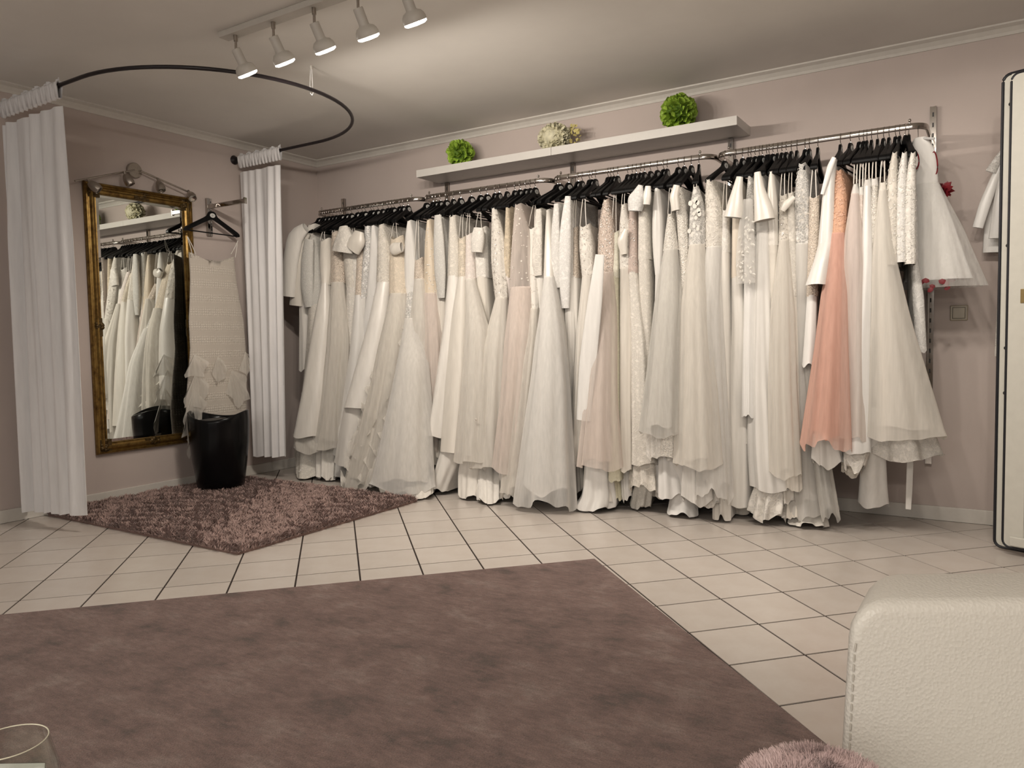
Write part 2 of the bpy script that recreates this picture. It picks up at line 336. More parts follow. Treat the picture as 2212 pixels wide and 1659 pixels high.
for i in range(-34, 30):
    for j in range(-34, 30):
        c = O0 + i*E1 + j*E2 + .5*(E1+E2)
        if not (-.3 < c[0] < RX+.3 and RY-.3 < c[1] < .3): continue
        g = GAP/.265
        q = [O0+(i+g)*E1+(j+g)*E2, O0+(i+1-g)*E1+(j+g)*E2, O0+(i+1-g)*E1+(j+1-g)*E2, O0+(i+g)*E1+(j+1-g)*E2]
        full = all(p[0] > .013 and p[0] < RX and p[1] < -.013 and p[1] > RY for p in q)
        if not full:
            for k, sg, lm in ((0, -1, .013), (0, 1, RX), (1, 1, -.013), (1, -1, RY)): q = clip(q, k, sg, lm)
            if len(q) < 3: continue
        d = c-RUG[0]; A = np.linalg.solve(np.array([ra, rb]).T, d)
        under = A[0] > .2 and A[1] > .2
        sx, sy_, z = proj((c[0], c[1], 0)); vis = z > .2 and -60 < sx < W+60 and 0 < sy_ < H+60 and not under and not (sx > 1860 and sy_ > 1330)
        ar = q if (q[1]-q[0])[0]*(q[2]-q[0])[1] - (q[1]-q[0])[1]*(q[2]-q[0])[0] > 0 else q[::-1]
        if vis and ntile < 300:
            ntile += 1
            if full and shared is not None:
                o = bpy.data.objects.new('tile', shared); COL.objects.link(o); o.parent = grout; o.location = (c[0], c[1], 0)
            else:
                b = MB().prism([(p[0]-c[0], p[1]-c[1], -.006) for p in ar], (0, 0, .006)); o = b.build('tile', M['tile'], grout, off=(0, 0, 0)); o.location = (c[0], c[1], 0)
                if full: shared = o.data
        else: rest.prism([(p[0], p[1], -.006) for p in ar], (0, 0, .006))
rest.build('hidden_tiles', M['tile'], grout)['kind'] = 'stuff'

# ------------------------------------------------------------------ ceiling spot bars
def spot_bar(name, label, x0, x1, xs, y, aims, power, cone=179, blend=.5):
    root = empty(name, ((x0+x1)/2, y, CZ), label, 'ceiling lamp'); off = root.location
    MB().box((x0, y-.03, CZ-.028), (x1, y+.03, CZ)).build('bar', M['lampwhite'], root, off=off, bevel=.003)
    for x, aim in zip(xs, aims):
        top = np.array((x, y, CZ-.028)); 
        stem = MB().tube([top, top-(0, 0, .028)], .010, 12).tube([top-(0, 0, .028), top-(0, 0, .078)], .006, 10)
        ax = np.array(aim, float); ax /= np.linalg.norm(ax); n0 = top - np.array((0, 0, .068)) - ax*.004
        stem.build('stem', M['steel'], root, smooth=True, off=off)
        MB().lathe([(.0, -.002), (.020, -.002), (.022, .002), (.022, .066), (.025, .070), (.038, .076), (.047, .088), (.051, .102), (.050, .114), (.047, .114), (.046, .10)], n0, ax, 28).build('lamp_shade', M['lampwhite'], root, True, off=off)
        MB().lathe([(.0485, .1145), (.0480, .121), (.036, .127), (.0, .129)], n0, ax, 28).build('bulb', M['glow'], root, True, off=off)
        ld = bpy.data.lights.new('spot_light', 'SPOT'); ld.energy = power; ld.color = SPOT_COL; ld.spot_size = math.radians(cone); ld.spot_blend = blend; ld.shadow_soft_size = .035
        lo = bpy.data.objects.new('spot_light', ld); COL.objects.link(lo); lo.parent = root
        lo.location = Vector(n0 + ax*.135) - Vector(off); lo.rotation_euler = Vector(ax).to_track_quat('-Z', 'Y').to_euler()
XS = [1.685, 1.950, 2.215, 2.477, 2.735]
spot_bar('ceiling_spotlight_bar', 'white ceiling bar with five lit spotlights above the curtain rail', 1.595, 2.83, XS, -2.11,
         [(.05, .52, -.86), (.03, .52, -.85), (.03, .52, -.85), (.02, .50, -.86), (.04, .50, -.87)], SPOT_W)
spot_bar('ceiling_spotlight_bar', 'white ceiling spotlight bar in front of the far rail sections', 3.70, 4.94, [3.79, 4.055, 4.32, 4.585, 4.85], -2.11,
         [(-.15, .60, -.76), (0, .62, -.74), (.10, .60, -.70), (.16, .60, -.66), (.20, .60, -.66)], SPOT_W*.80, 112, .5)
spot_bar('ceiling_spotlight_bar', 'white ceiling spotlight bar behind the seating area', 4.2, 5.44, [4.29, 4.555, 4.82, 5.085, 5.35], -5.7,
         [(-.2, .55, -.8), (-.1, .5, -.85), (0, .5, -.85), (.1, .5, -.85), (.2, .5, -.85)], SPOT_W*.95)

# ------------------------------------------------------------------ changing corner: rail, curtains, mirror, lamp, hook, stool
RZ = 2.358; RC = (.86, -1.61); RR = .79
path = [(0, RC[1]-RR, RZ)] + [(RC[0]*k/6, RC[1]-RR, RZ) for k in range(1, 6)]
path += [(RC[0]+RR*math.sin(a), RC[1]-RR*math.cos(a), RZ) for a in np.linspace(0, math.pi, 40)]
path += [(RC[0]*k/6, RC[1]+RR, RZ) for k in range(5, -1, -1)]
rail = empty('curtain_rail', (0, RC[1], RZ), 'black horseshoe curtain rail curving out from the wall', 'curtain rail')
MB().tube(path, .010, 12).build('rod', M['rodblack'], rail, True, off=rail.location)
for s in (-1, 1):
    MB().lathe([(.0, 0), (.032, 0), (.034, .006), (.026, .016), (.018, .028), (.0, .030)], (0, RC[1]+s*RR, RZ), (1, 0, 0), 24).build('wall_flange', M['rodblack'], rail, True, off=rail.location)
sp = hit(674, 200, 2, RZ)
cord = empty('hanging_cord', (sp[0], sp[1], CZ), 'thin white cord tying the curtain rail to the ceiling', 'cord')
MB().lathe([(.007, 0), (.007, -.012), (.003, -.02), (.0, -.02)], (sp[0], sp[1], CZ), (0, 0, 1), 12).build('ceiling_hook', M['trim'], cord, True, off=cord.location)
lp = [(sp[0]-.006, sp[1], CZ-.018), (sp[0]-.010, sp[1]-.004, RZ+.03), (sp[0]-.013, sp[1], RZ), (sp[0], sp[1], RZ-.0135), (sp[0]+.013, sp[1], RZ), (sp[0]+.006, sp[1], RZ+.03), (sp[0]+.004, sp[1], CZ-.018)]
MB().tube(lp, .0022, 6).lathe([(0, .010), (.005, .006), (.005, -.004), (0, -.008)], (sp[0]-.012, sp[1], RZ+.028), (0, 0, 1), 8).build('cord_loop', M['paper'], cord, True, off=cord.location)

def curtain(name, label, x0t, x1t, x0b, x1b, y, zt, zb0, zb1, nf, seed, amp):
    rg = random.Random(seed); root = empty(name, ((x0t+x1t)/2, y, 0), label, 'curtain'); off = root.location
    ph = [rg.uniform(0, 6.28) for _ in range(6)]; NU, NV = 150, 40; wv = [(nf*rg.uniform(.45, 2.1), rg.uniform(0, 6.28), rg.uniform(.3, .8)*(-1)**q, rg.uniform(-1.2, 1.2)) for q in range(7)]
    def pt(u, v, grow=0.0):
        s = v**.8; xx = (x0t+(x1t-x0t)*u)*(1-s) + (x0b+(x1b-x0b)*u)*s
        w = sum(c*math.sin(a*6.283*u+b+d*v) for a, b, c, d in wv)
        a = amp*(.35+.65*min(1, v*3.0)); zz = zt + (zb0+(zb1-zb0)*u - zt)*v + (.004*math.sin(nf*6.283*u+ph[3]) if v > .98 else 0)
        return (xx + .35*a*math.cos(nf*6.283*u+ph[4]), y + a*w + grow, zz)
    def sheet(v0, v1, n): 
        V = [pt(i/NU, v0+(v1-v0)*k/n) for k in range(n+1) for i in range(NU+1)]
        F = [(k*(NU+1)+i, k*(NU+1)+i+1, (k+1)*(NU+1)+i+1, (k+1)*(NU+1)+i) for k in range(n) for i in range(NU)]
        return V, F
    V, F = sheet(.045, .965, NV); mesh_obj('drape', V, F, M['curtain'], root, True, off)
    V, F = sheet(.965, 1.0, 3); mesh_obj('hem', V, F, M['curtain'], root, True, off)
    # gathered rod pocket: closed loop around the rod
    b = MB(); NU2 = 110; ring = []
    for i in range(NU2+1):
        u = i/NU2; x = x0t+(x1t-x0t)*u; g = .0045*math.sin(26*6.283*u+ph[5])+.003*math.sin(17*6.283*u)
        for k in range(12):
            a = 2*math.pi*k/12; r = .0165+g*(1 if k % 2 else .6)
            zz = zt + r*math.sin(a)*1.25; 
            if math.sin(a) < -.6: zz = zt-.05 - .02*abs(math.sin(40*u)); 
            ring.append((x, y + r*math.cos(a)*.95, zz))
    Fp = [(i*12+k, i*12+(k+1) % 12, (i+1)*12+(k+1) % 12, (i+1)*12+k) for i in range(NU2) for k in range(12)]
    mesh_obj('rod_pocket', ring, Fp, M['curtain'], root, True, off)
    # small header frill above the rod
    V = []; 
    for k in range(3):
        for i in range(NU2+1):
            u = i/NU2; V.append((x0t+(x1t-x0t)*u, y+.004*math.sin(26*6.283*u)*k/2, zt+.012+.010*k+.004*k*math.sin(33*u)))
    mesh_obj('header_frill', V, [(k*(NU2+1)+i, k*(NU2+1)+i+1, (k+1)*(NU2+1)+i+1, (k+1)*(NU2+1)+i) for k in range(2) for i in range(NU2)], M['curtain'], root, True, off)
    return root
curtain('curtain', 'white gathered curtain hanging beside the gold mirror at the frame edge', .03, .650, .02, .665, RC[1]-RR, RZ, .055, .095, 3.4, 3, .016)
curtain('curtain', 'white gathered curtain hanging between the wall hook dress and the rack', .06, .505, .07, .425, RC[1]+RR, RZ, .155, .175, 3.6, 5, .012)

# mirror
my0, my1, mz0, mz1 = -1.952, -1.203, .318, 2.022
mir = empty('gold_framed_mirror', (0, (my0+my1)/2, mz0), 'tall wall mirror in an antique gold moulded frame', 'mirror'); off = mir.location
prof = [(0, .004), (0, .020), (.006, .030), (.014, .032), (.020, .024), (.027, .026), (.036, .036), (.044, .037), (.050, .028), (.062, .022), (.068, .024), (.074, .012), (.074, .004)]
def frame_side(a, b, inn):
    a, b, inn = map(lambda q: np.array(q, float), (a, b, inn)); t = (b-a)/np.linalg.norm(b-a); V = []
    for p, s in ((a, 1), (b, -1)):
        for w, h in prof: q = p + inn*w + s*t*w; V.append((h, q[1], q[2]))
    n = len(prof); return V, [(i, (i+1) % n, n+(i+1) % n, n+i) for i in range(n)]
cs = [(0, my0, mz0), (0, my1, mz0), (0, my1, mz1), (0, my0, mz1)]; inn = [(0, 0, 1), (0, -1, 0), (0, 0, -1), (0, 1, 0)]
for k in range(4):
    V, F = frame_side(cs[k], cs[(k+1) % 4], inn[k]); mesh_obj('frame_moulding', V, F, M['gold'], mir, False, off)
fw = .072
MB().box((.006, my0+fw, mz0+fw), (.012, my1-fw, mz1-fw)).build('mirror_glass', M['mirror'], mir, off=off)
bv = .018; g0 = [(my0+fw, mz0+fw), (my1-fw, mz0+fw), (my1-fw, mz1-fw), (my0+fw, mz1-fw)]; g1 = [(my0+fw+bv, mz0+fw+bv), (my1-fw-bv, mz0+fw+bv), (my1-fw-bv, mz1-fw-bv), (my0+fw+bv, mz1-fw-bv)]
V = [(.0125, *p) for p in g0] + [(.0140, *p) for p in g1]
mesh_obj('bevelled_edge', V, [(k, (k+1) % 4, 4+(k+1) % 4, 4+k) for k in range(4)], M['mirror'], mir, False, off)
def ornament(cy, cz, hy, hz, seed):
    rg = random.Random(seed); b = MB()
    for k in range(16):
        a = rg.uniform(0, 6.28); r = rg.uniform(0, .8); y, z = cy+hy*r*math.cos(a), cz+hz*r*math.sin(a); s = rg.uniform(.010, .018)
        b.lathe([(s, 0), (s*.8, s*.45), (s*.35, s*.7), (0, s*.75)], (.026, y, z), (1, 0, 0), 8)
    b.box((.012, cy-hy*.95, cz-hz*.95), (.0275, cy+hy*.95, cz+hz*.95))
    return b
for q, (cy, cz) in enumerate([(my0+.055, mz0+.055), (my1-.055, mz0+.055), (my1-.055, mz1-.055), (my0+.055, mz1-.055)]): ornament(cy, cz, .040, .040, q).build('corner_ornament', M['gold_dark'], mir, True, off)
for q, (cy, cz, hy, hz) in enumerate([((my0+my1)/2, mz1-.045, .055, .024), ((my0+my1)/2, mz0+.045, .055, .024), (my0+.048, 1.12, .024, .06), (my1-.048, 1.12, .024, .06)]): ornament(cy, cz, hy, hz, 9+q).build('centre_ornament', M['gold_dark'], mir, True, off)

# four-spot wall lamp over the mirror
cz0, cyw = 2.142, -1.612
wl = empty('wall_spot_lamp', (0, cyw, cz0), 'brushed nickel wall lamp with four small unlit spots over the mirror', 'wall lamp'); off = wl.location
MB().lathe([(0, .022), (.046, .022), (.050, .018), (.050, 0)], (0, cyw, cz0), (1, 0, 0), 32).build('backplate', M['steel'], wl, True, off)
arms = [((.045, cyw-.02, cz0-.004), (.075, -2.035, 1.998)), ((.045, cyw+.025, cz0-.004), (.075, -1.245, 2.046))]
for a, b_ in arms: MB().tube([(.02, a[1], a[2]), a, b_], .0055, 10).build('arm', M['steel'], wl, True, off)
for (p, ax) in [((.072, -1.955, 2.012), (.55, .62, -.75)), ((.060, -1.712, 2.102), (.35, .30, -.9)), ((.060, -1.480, 2.096), (.45, .0, -.9)), ((.072, -1.262, 2.048), (.75, -.15, -.62))]:
    ax = np.array(ax); ax = ax/np.linalg.norm(ax); p = np.array(p)
    o = MB().lathe([(0, -.002), (.016, .0), (.024, .014), (.030, .034), (.031, .052), (.027, .070), (.024, .070), (.026, .05)], p+ax*.012, ax, 24).build('spot_head', M['steel'], wl, True, off)
    MB().lathe([(.0245, .062), (.012, .058), (0, .056)], p+ax*.012, ax, 20).build('reflector', M['chrome'], o, True, off)
    MB().tube([p-(0, 0, -.012), p+ax*.014], .008, 10).build('swivel', M['steel'], o, True, off)

# wall hook rail with its dress
hk = empty('wall_hook_rail', (0, -1.065, 1.78), 'chrome wall bracket with a straight hanging arm beside the mirror', 'wall hook'); off = hk.location
MB().box((0, -1.082, 1.775), (.022, -1.060, 2.042)).build('upright', M['chrome'], hk, off=off, bevel=.002)
MB().box((0, -1.056, 1.775), (.018, -1.040, 2.042)).build('slotted_strip', M['chrome'], hk, off=off, bevel=.002)
sl = MB()
for k in range(8): sl.box((.0172, -1.051, 1.79+k*.031), (.0186, -1.045, 1.806+k*.031))
tag(sl.build('slots', M['slot'], hk, off=off), kind='stuff')
MB().box((.018, -1.078, 1.965), (.42, -1.062, 1.995)).build('arm', M['chrome'], hk, off=off, bevel=.003)
MB().lathe([(0, 0), (.008, .001), (.010, .006), (.006, .012), (0, .013)], (.412, -1.07, 1.992), (0, 0, 1), 14).box((.418, -1.080, 1.960), (.424, -1.060, 2.000)).build('end_stop', M['chrome'], hk, True, off)

# hangers ---------------------------------------------------------------------------------
def make_hanger(name):
    """hook contact at the origin, arms along y"""
    root = bpy.data.objects.new(name, None); COL.objects.link(root); root.empty_display_size = .02
    up = [(0, -.040), (.014, -.041), (.026, -.047), (.034, -.060), (.043, -.074), (.07, -.090), (.12, -.116), (.17, -.143), (.20, -.160), (.212, -.172)]
    lo = [(.214, -.186), (.205, -.190), (.180, -.176), (.12, -.147), (.07, -.122), (.03, -.104), (.012, -.096), (0, -.094)]
    half = up + lo; out = half + [(-y, z) for y, z in reversed(half[1:-1])]
    V = []; F = []; n = len(out)
    for sx in (-1, 1):
        for y, z in out: V.append((sx*(.0065+.012*max(0, abs(y)-.10)/.11*.9), y, z))
    # cap each side with quads between upper and lower outline
    up_i = list(range(len(up))); lo_i = list(range(len(up), len(half))); F += [tuple(range(n-1, -1, -1)), tuple(range(n, 2*n))] + [(i, (i+1) % n, n+(i+1) % n, n+i) for i in range(n)]
    b = mesh_obj('hanger_body', V, F, M['black'], root, False)
    m = b.modifiers.new('bevel', 'BEVEL'); m.width = .0025; m.segments = 2; m.limit_method = 'ANGLE'
    hook = [(0, 0, -.05), (0, 0, -.034), (0, -.010, -.024), (0, -.015, -.008), (0, -.012, .008), (0, 0, .016), (0, .012, .011), (0, .016, 0), (0, .014, -.010)]
    MB().tube(hook, .0018, 6, up=(1, 0, 0)).build('hook', M['chrome'], root, True)
    MB().tube([(0, 0, -.046), (0, 0, -.034)], .0036, 8).build('ferrule', M['chrome'], root, True)
    MB().tube([(0, -.196, -.184), (0, .196, -.184)], .0042, 8).build('trouser_bar', M['black'], root, True)
    for sx in (1,):
        V = [(sx*.0068, .021*math.cos(2*math.pi*k/20), -.068+.0145*math.sin(2*math.pi*k/20)) for k in range(20)]
        lab = MB().prism(V, (sx*.0018, 0, 0)).build('label_disc', M['labelgrey'], root)
        MB().box((.0086, -.012, -.0688), (.0089, .012, -.0676)).box((.0086, -.0006, -.076), (.0089, .0006, -.061)).build('print', M['slot'], lab)
    return root
hang0 = make_hanger('clothes_hanger')

# ------------------------------------------------------------------ rack
RAILZ, RAILY = 2.0, -.33
POSTX = [.305, 1.354, 2.395, 3.445, 4.492]
ordw = ['first', 'second', 'third', 'fourth', 'fifth', 'sixth', 'seventh', 'eighth', 'ninth', 'tenth', 'eleventh', 'twelfth', 'thirteenth', 'fourteenth', 'fifteenth', 'sixteenth', 'seventeenth', 'eighteenth', 'nineteenth', 'twentieth']
def ordinal(n): return ordw[n-1] if n <= 20 else ['twenty', 'thirty', 'forty'][n//10-2] + ('-'+ordw[n % 10-1] if n % 10 else '') if n % 10 else 'thirtieth'
plab = ['slotted chrome wall upright at the far corner end of the rack', 'slotted chrome wall upright under the far end of the white shelf', 'slotted chrome wall upright under the middle of the white shelf', 'slotted chrome wall upright under the near end of the white shelf', 'slotted chrome wall upright at the rack end behind the small red trimmed dress']
for k, x in enumerate(POSTX):
    zt = 2.158 if k in (0, 4) else 2.157
    u = empty('rack_upright', (x, 0, .30), plab[k], 'upright', 'chrome uprights of the dress rack'); off = u.location
    MB().box((x-.015, -.003, .30), (x+.015, 0, zt)).box((x-.015, -.022, .30), (x-.009, 0, zt)).box((x+.009, -.022, .30), (x+.015, 0, zt)).box((x-.009, -.018, .30), (x+.009, -.014, zt)).build('channel', M['chrome'], u, off=off)
    s = MB()
    for q in range(34):
        z = zt-.03-q*.053
        if z < .32: break
        s.box((x-.0035, -.0186, z-.022), (x+.0035, -.0178, z))
    tag(s.build('slots', M['slot'], u, off=off), kind='stuff')
rpr = [(.007, -.010), (.005, -.014), (0, -.0155), (-.005, -.014), (-.007, -.010), (-.007, .010), (-.005, .014), (0, .0155), (.005, .014), (.007, .010)]
rlab = ['chrome rail section nearest the corner, full of white dresses', 'chrome rail section under the far half of the white shelf', 'chrome rail section under the near half of the white shelf', 'chrome rail section beyond the shelf, ending by the small red trimmed dress']
for k in range(4):
    x0, x1 = POSTX[k]+.011, POSTX[k+1]-.011; r = .075
    r_ = empty('garment_rail', ((x0+x1)/2, 0, RAILZ), rlab[k], 'clothes rail', 'garment rails of the dress rack'); off = r_.location
    pth = [(x0, -.02, RAILZ), (x0, RAILY+r, RAILZ)] + [(x0+r-r*math.cos(a), RAILY+r-r*math.sin(a), RAILZ) for a in np.linspace(.15, 1.57, 8)]
    pth += [(x1-r+r*math.sin(a), RAILY+r-r*math.cos(a), RAILZ) for a in np.linspace(0, 1.42, 8)] + [(x1, RAILY+r, RAILZ), (x1, -.02, RAILZ)]
    MB().tube(pth, 1, prof=rpr).build('bent_tube', M['chrome'], r_, True, off)
    for xx in (x0+.07, x1-.07): MB().lathe([(.004, 0), (.004, .006), (.007, .010), (.007, .016), (.004, .021), (0, .022)], (xx, RAILY, RAILZ+.0150), (0, 0, 1), 12).build('stop_pin', M['chrome'], r_, True, off)
    for xx in (x0, x1): MB().box((xx-.006, -.024, RAILZ-.03), (xx+.006, -.0185, RAILZ+.03)).build('bracket', M['chrome'], r_, off=off)

HOOKS = [[677, 683, 690, 699, 704, 712, 720, 728, 735, 741, 752, 760, 774, 783, 790, 802, 808, 817, 828, 839, 846, 852, 865, 872, 882],
         [917, 936, 943, 952, 965, 980, 996, 1019, 1039, 1053, 1070, 1079, 1096, 1113, 1124, 1137, 1146, 1157],
         [1200, 1210, 1229, 1250, 1258, 1274, 1280, 1287, 1314, 1320, 1326, 1335, 1357, 1367, 1375, 1385, 1393, 1406, 1421, 1434, 1442, 1466, 1479, 1494, 1510],
         [1558, 1590, 1605, 1617, 1623, 1632, 1641, 1648, 1656, 1662, 1671, 1680, 1690, 1699, 1710, 1722, 1740, 1749, 1767, 1816, 1838, 1857, 1866, 1873, 1883, 1896, 1910, 1921, 1935, 1944, 1955, 1963]]
def rail_x(px):
    # point of the rail line under the photo column px
    lo, hi = -.5, 6.0
    for _ in range(40):
        m = (lo+hi)/2
        if proj((m, RAILY, RAILZ))[0] < px: lo = m
        else: hi = m
    return (lo+hi)/2
hangers = []   # [x, object]
for s, row in enumerate(HOOKS):
    for i, px in enumerate(row):
        x = rail_x(px)
        if hangers: h = copy_tree(hang0)
        else: h = hang0
        x0, x1 = POSTX[s]+.06, POSTX[s+1]-.06
        x = min(max(x, x0), x1)
        h.location = (x, RAILY, RAILZ+.0005); h.rotation_euler = (0, RNG.uniform(-.04, .04), RNG.uniform(-.16, .10))
        tag(h, 'black hanger with oval label, %s from the corner side on the %s rail section' % (ordinal(i+1), ordw[s]), 'hanger', 'black hangers on the dress rack')
        hangers.append([x, h, False])
# hanger on the wall hook
wh = copy_tree(hang0); wh.location = (.125, -1.082, 1.9965); wh.rotation_euler = (0, 0, .05); wh.scale = (1, 1.06, 1.06)
tag(wh, 'single black hanger on the wall bracket carrying the crochet dress', 'hanger')
wh.location = (.102, -1.105, 1.978)

# ------------------------------------------------------------------ dresses on the rack
def smooth3(a, n=3):
    a = np.array(a, float)
    for _ in range(n): a[1:-1] = .25*a[:-2] + .5*a[1:-1] + .25*a[2:]
    return a
def resample(levels, yt, yh, n, ytop=None):
    """photo outline levels [(py, xl, xr)] -> arrays z, xc, b, yf"""
    py0, py1 = ytop if ytop else (levels[0][0], levels[-1][0]); Z = []; X = []; B = []; Y = []
    for (py, xl, xr) in levels:
        t = min(1, max(0, (py-py0)/(py1-py0+1e-9))); y = yt+(yh-yt)*t**.8
        a = hit(xl, py, 1, y); b = hit(xr, py, 1, y)
        if min(a[2], b[2]) < .02:
            a = hit(xl, py, 2, .02); b = hit(xr, py, 2, .02); y = (a[1]+b[1])/2
        Z.append((a[2]+b[2])/2); X.append((a[0]+b[0])/2); B.append(max(.004, abs(b[0]-a[0])/2)); Y.append(y)
    d = np.concatenate([[0], np.cumsum(np.abs(np.diff(Z))+1e-4)]); s = np.linspace(0, d[-1], n)
    it = lambda q: smooth3(np.interp(s, d, q), 2)
    return it(Z), it(X), it(B), it(Y)
class Loft:
    def __init__(s, levels, yt, yh, xh, n=26, k=7, amp=.16, seed=0, hemwob=.008, ytop=None, grow=0.0, tail=-.14, sharp=False, amp0=.0):
        rg = random.Random(seed); s.n = n; s.Z, s.X, s.B, s.Y = resample(levels, yt, yh, n, ytop); s.k = k
        s.ph = [rg.uniform(0, 6.28) for _ in range(6)]; s.FN, s.SN = 37, 7; s.xh = xh; s.amp = amp; s.hw = hemwob; s.grow = grow; s.tail = tail; s.sharp = sharp; s.amp0 = amp0; s.neck = 0.0
    def front(s, i, ph, out=0.0):
        """point on the front arc at ring index i (may be fractional) and angle ph"""
        i0 = min(s.n-1, max(0, int(i))); i1 = min(s.n-1, i0+1); f = i-i0
        L = lambda a: a[i0]*(1-f)+a[i1]*f
        z, x, b, y = L(s.Z), L(s.X), L(s.B), L(s.Y); t = i/(s.n-1)
        w = math.sin(s.k*ph + s.ph[0] + .8*math.sin(2*ph+s.ph[1]) + .5*t) + .45*math.sin(1.9*s.k*ph + s.ph[2] - .6*t)
        if s.sharp: w = 1.3*(1-2*abs(math.sin(.5*s.k*ph+s.ph[0]+.3*math.sin(2*ph+s.ph[1])))**.7) 
        a = (s.amp0+(s.amp-s.amp0)*min(1, t*1.6))*b; r = s.grow*min(1, t*3.5)+out+a*w*.55
        df = min(max(b*.95, .025), .14)
        if s.hw and t > .97: z += s.hw*math.sin(3*ph+s.ph[3]) + .5*s.hw*w
        return np.array((x + (b+r)*math.sin(ph), y + df - (df+r)*math.cos(ph), max(z, .012)))
    def mesh(s, name, mat, root, i0=0, i1=None, grow=0.0, solid=False):
        i1 = s.n-1 if i1 is None else i1; V = []; rows = i1-i0+1; off = root.location
        for i in range(i0, i1+1):
            t = i/(s.n-1); row = [s.front(i, -1.5708+3.14159*q/(s.FN-1), grow) for q in range(s.FN)]
            if i == 0 and s.neck:
                for q in range(s.FN): row[q][2] += s.neck*(abs(math.sin(-1.5708+3.14159*q/(s.FN-1)))**1.5-.55)
            bt = min(.016, s.B[i]); xt = s.xh + .25*(s.X[i]-s.xh)*t; yb = max(s.tail, s.Y[i]+.05); R, Lp = row[-1], row[0]; z = s.Z[i]
            right = []; left = []
            for q in range(1, s.SN+1):
                e = q/s.SN; ee = 1-(1-e)**2; 
                right.append(np.array((R[0]+(xt+bt-R[0])*ee, R[1]+(yb-R[1])*e, max(z, .012)))); left.append(np.array((Lp[0]+(xt-bt-Lp[0])*ee, Lp[1]+(yb-Lp[1])*e, max(z, .012))))
            V += row + right + left[::-1]
        m = s.FN+2*s.SN
        F = [(r*m+k, r*m+(k+1) % m, (r+1)*m+(k+1) % m, (r+1)*m+k) for r in range(rows-1) for k in range(m)]
        return mesh_obj(name, V, F, mat, root, True, off)
def sleeve(root, pts, y, mat, name='sleeve', flat=.55, k=0, amp=0.0):
    """tube along photo points [(px, py, halfwidth_px)] at depth y; open at the end"""
    C = [hit(px, py, 1, y) for px, py, w in pts]; R = [np.linalg.norm(hit(px+w, py, 1, y)-hit(px, py, 1, y)) for px, py, w in pts]
    d = np.concatenate([[0], np.cumsum([np.linalg.norm(C[i+1]-C[i]) for i in range(len(C)-1)])]); n = 14; s = np.linspace(0, d[-1], n); C = np.array(C)
    P = np.stack([smooth3(np.interp(s, d, C[:, j]), 1) for j in range(3)], 1); R = smooth3(np.interp(s, d, R), 1); V = []; N = 24
    for i in range(n):
        t = P[min(i+1, n-1)]-P[max(i-1, 0)]; t /= np.linalg.norm(t); a = np.cross(t, (0, 1.0, 0)); a /= np.linalg.norm(a)+1e-9; b = np.cross(a, t)
        for q in range(N):
            th = 2*math.pi*q/N; r = R[i]*(1+amp*math.sin(k*th+i*.2)*i/n); V.append(P[i] + a*r*math.cos(th) + b*r*flat*math.sin(th))
    F = [(i*N+q, i*N+(q+1) % N, (i+1)*N+(q+1) % N, (i+1)*N+q) for i in range(n-1) for q in range(N)]
    return mesh_obj(name, V, F, mat, root, True, root.location)
def petals(root, loft, i0, i1, n, size, mat, seed, name='lace_applique', flower=True, arc=1.3, lift=.004):
    rg = random.Random(seed); b = MB(); size *= .62; lift = .002
    for _ in range(n):
        i = rg.uniform(i0, i1); ph = rg.uniform(-arc, arc); P = loft.front(i, ph, lift); Q = loft.front(i, ph+.05, lift); U = loft.front(max(0, i-.3), ph, lift)
        a = Q-P; a /= np.linalg.norm(a)+1e-9; u = U-P; u /= np.linalg.norm(u)+1e-9; nn = np.cross(a, u); nn /= np.linalg.norm(nn)+1e-9
        if nn[1] > 0: nn = -nn
        th0 = rg.uniform(0, 6.28); s = size*rg.uniform(.6, 1.2); np_ = 5 if flower else 1
        for q in range(np_):
            th = th0+q*6.283/np_; d = a*math.cos(th)+u*math.sin(th); e = -a*math.sin(th)+u*math.cos(th); L = s if flower else s*1.8
            b.add([P, P+d*L*.5+e*L*.33+nn*.001, P+d*L+nn*.0015, P+d*L*.5-e*L*.33+nn*.001], [(0, 1, 2, 3)])
    if b.v: tag(b.build(name, mat, root, off=root.location), kind='stuff')
def strap_pair(root, x0, z0, y0, P, Q, mat, r=.0022):
    for p, dx in ((P, -.006), (Q, .006)):
        a = np.array((x0+dx, y0, z0)); MB().tube([a, a*.5+p*.5+np.array((0, -.004, 0)), p], r, 6).build('hanging_loop', mat, root, True, root.location)
TIPZ = RAILZ-.168
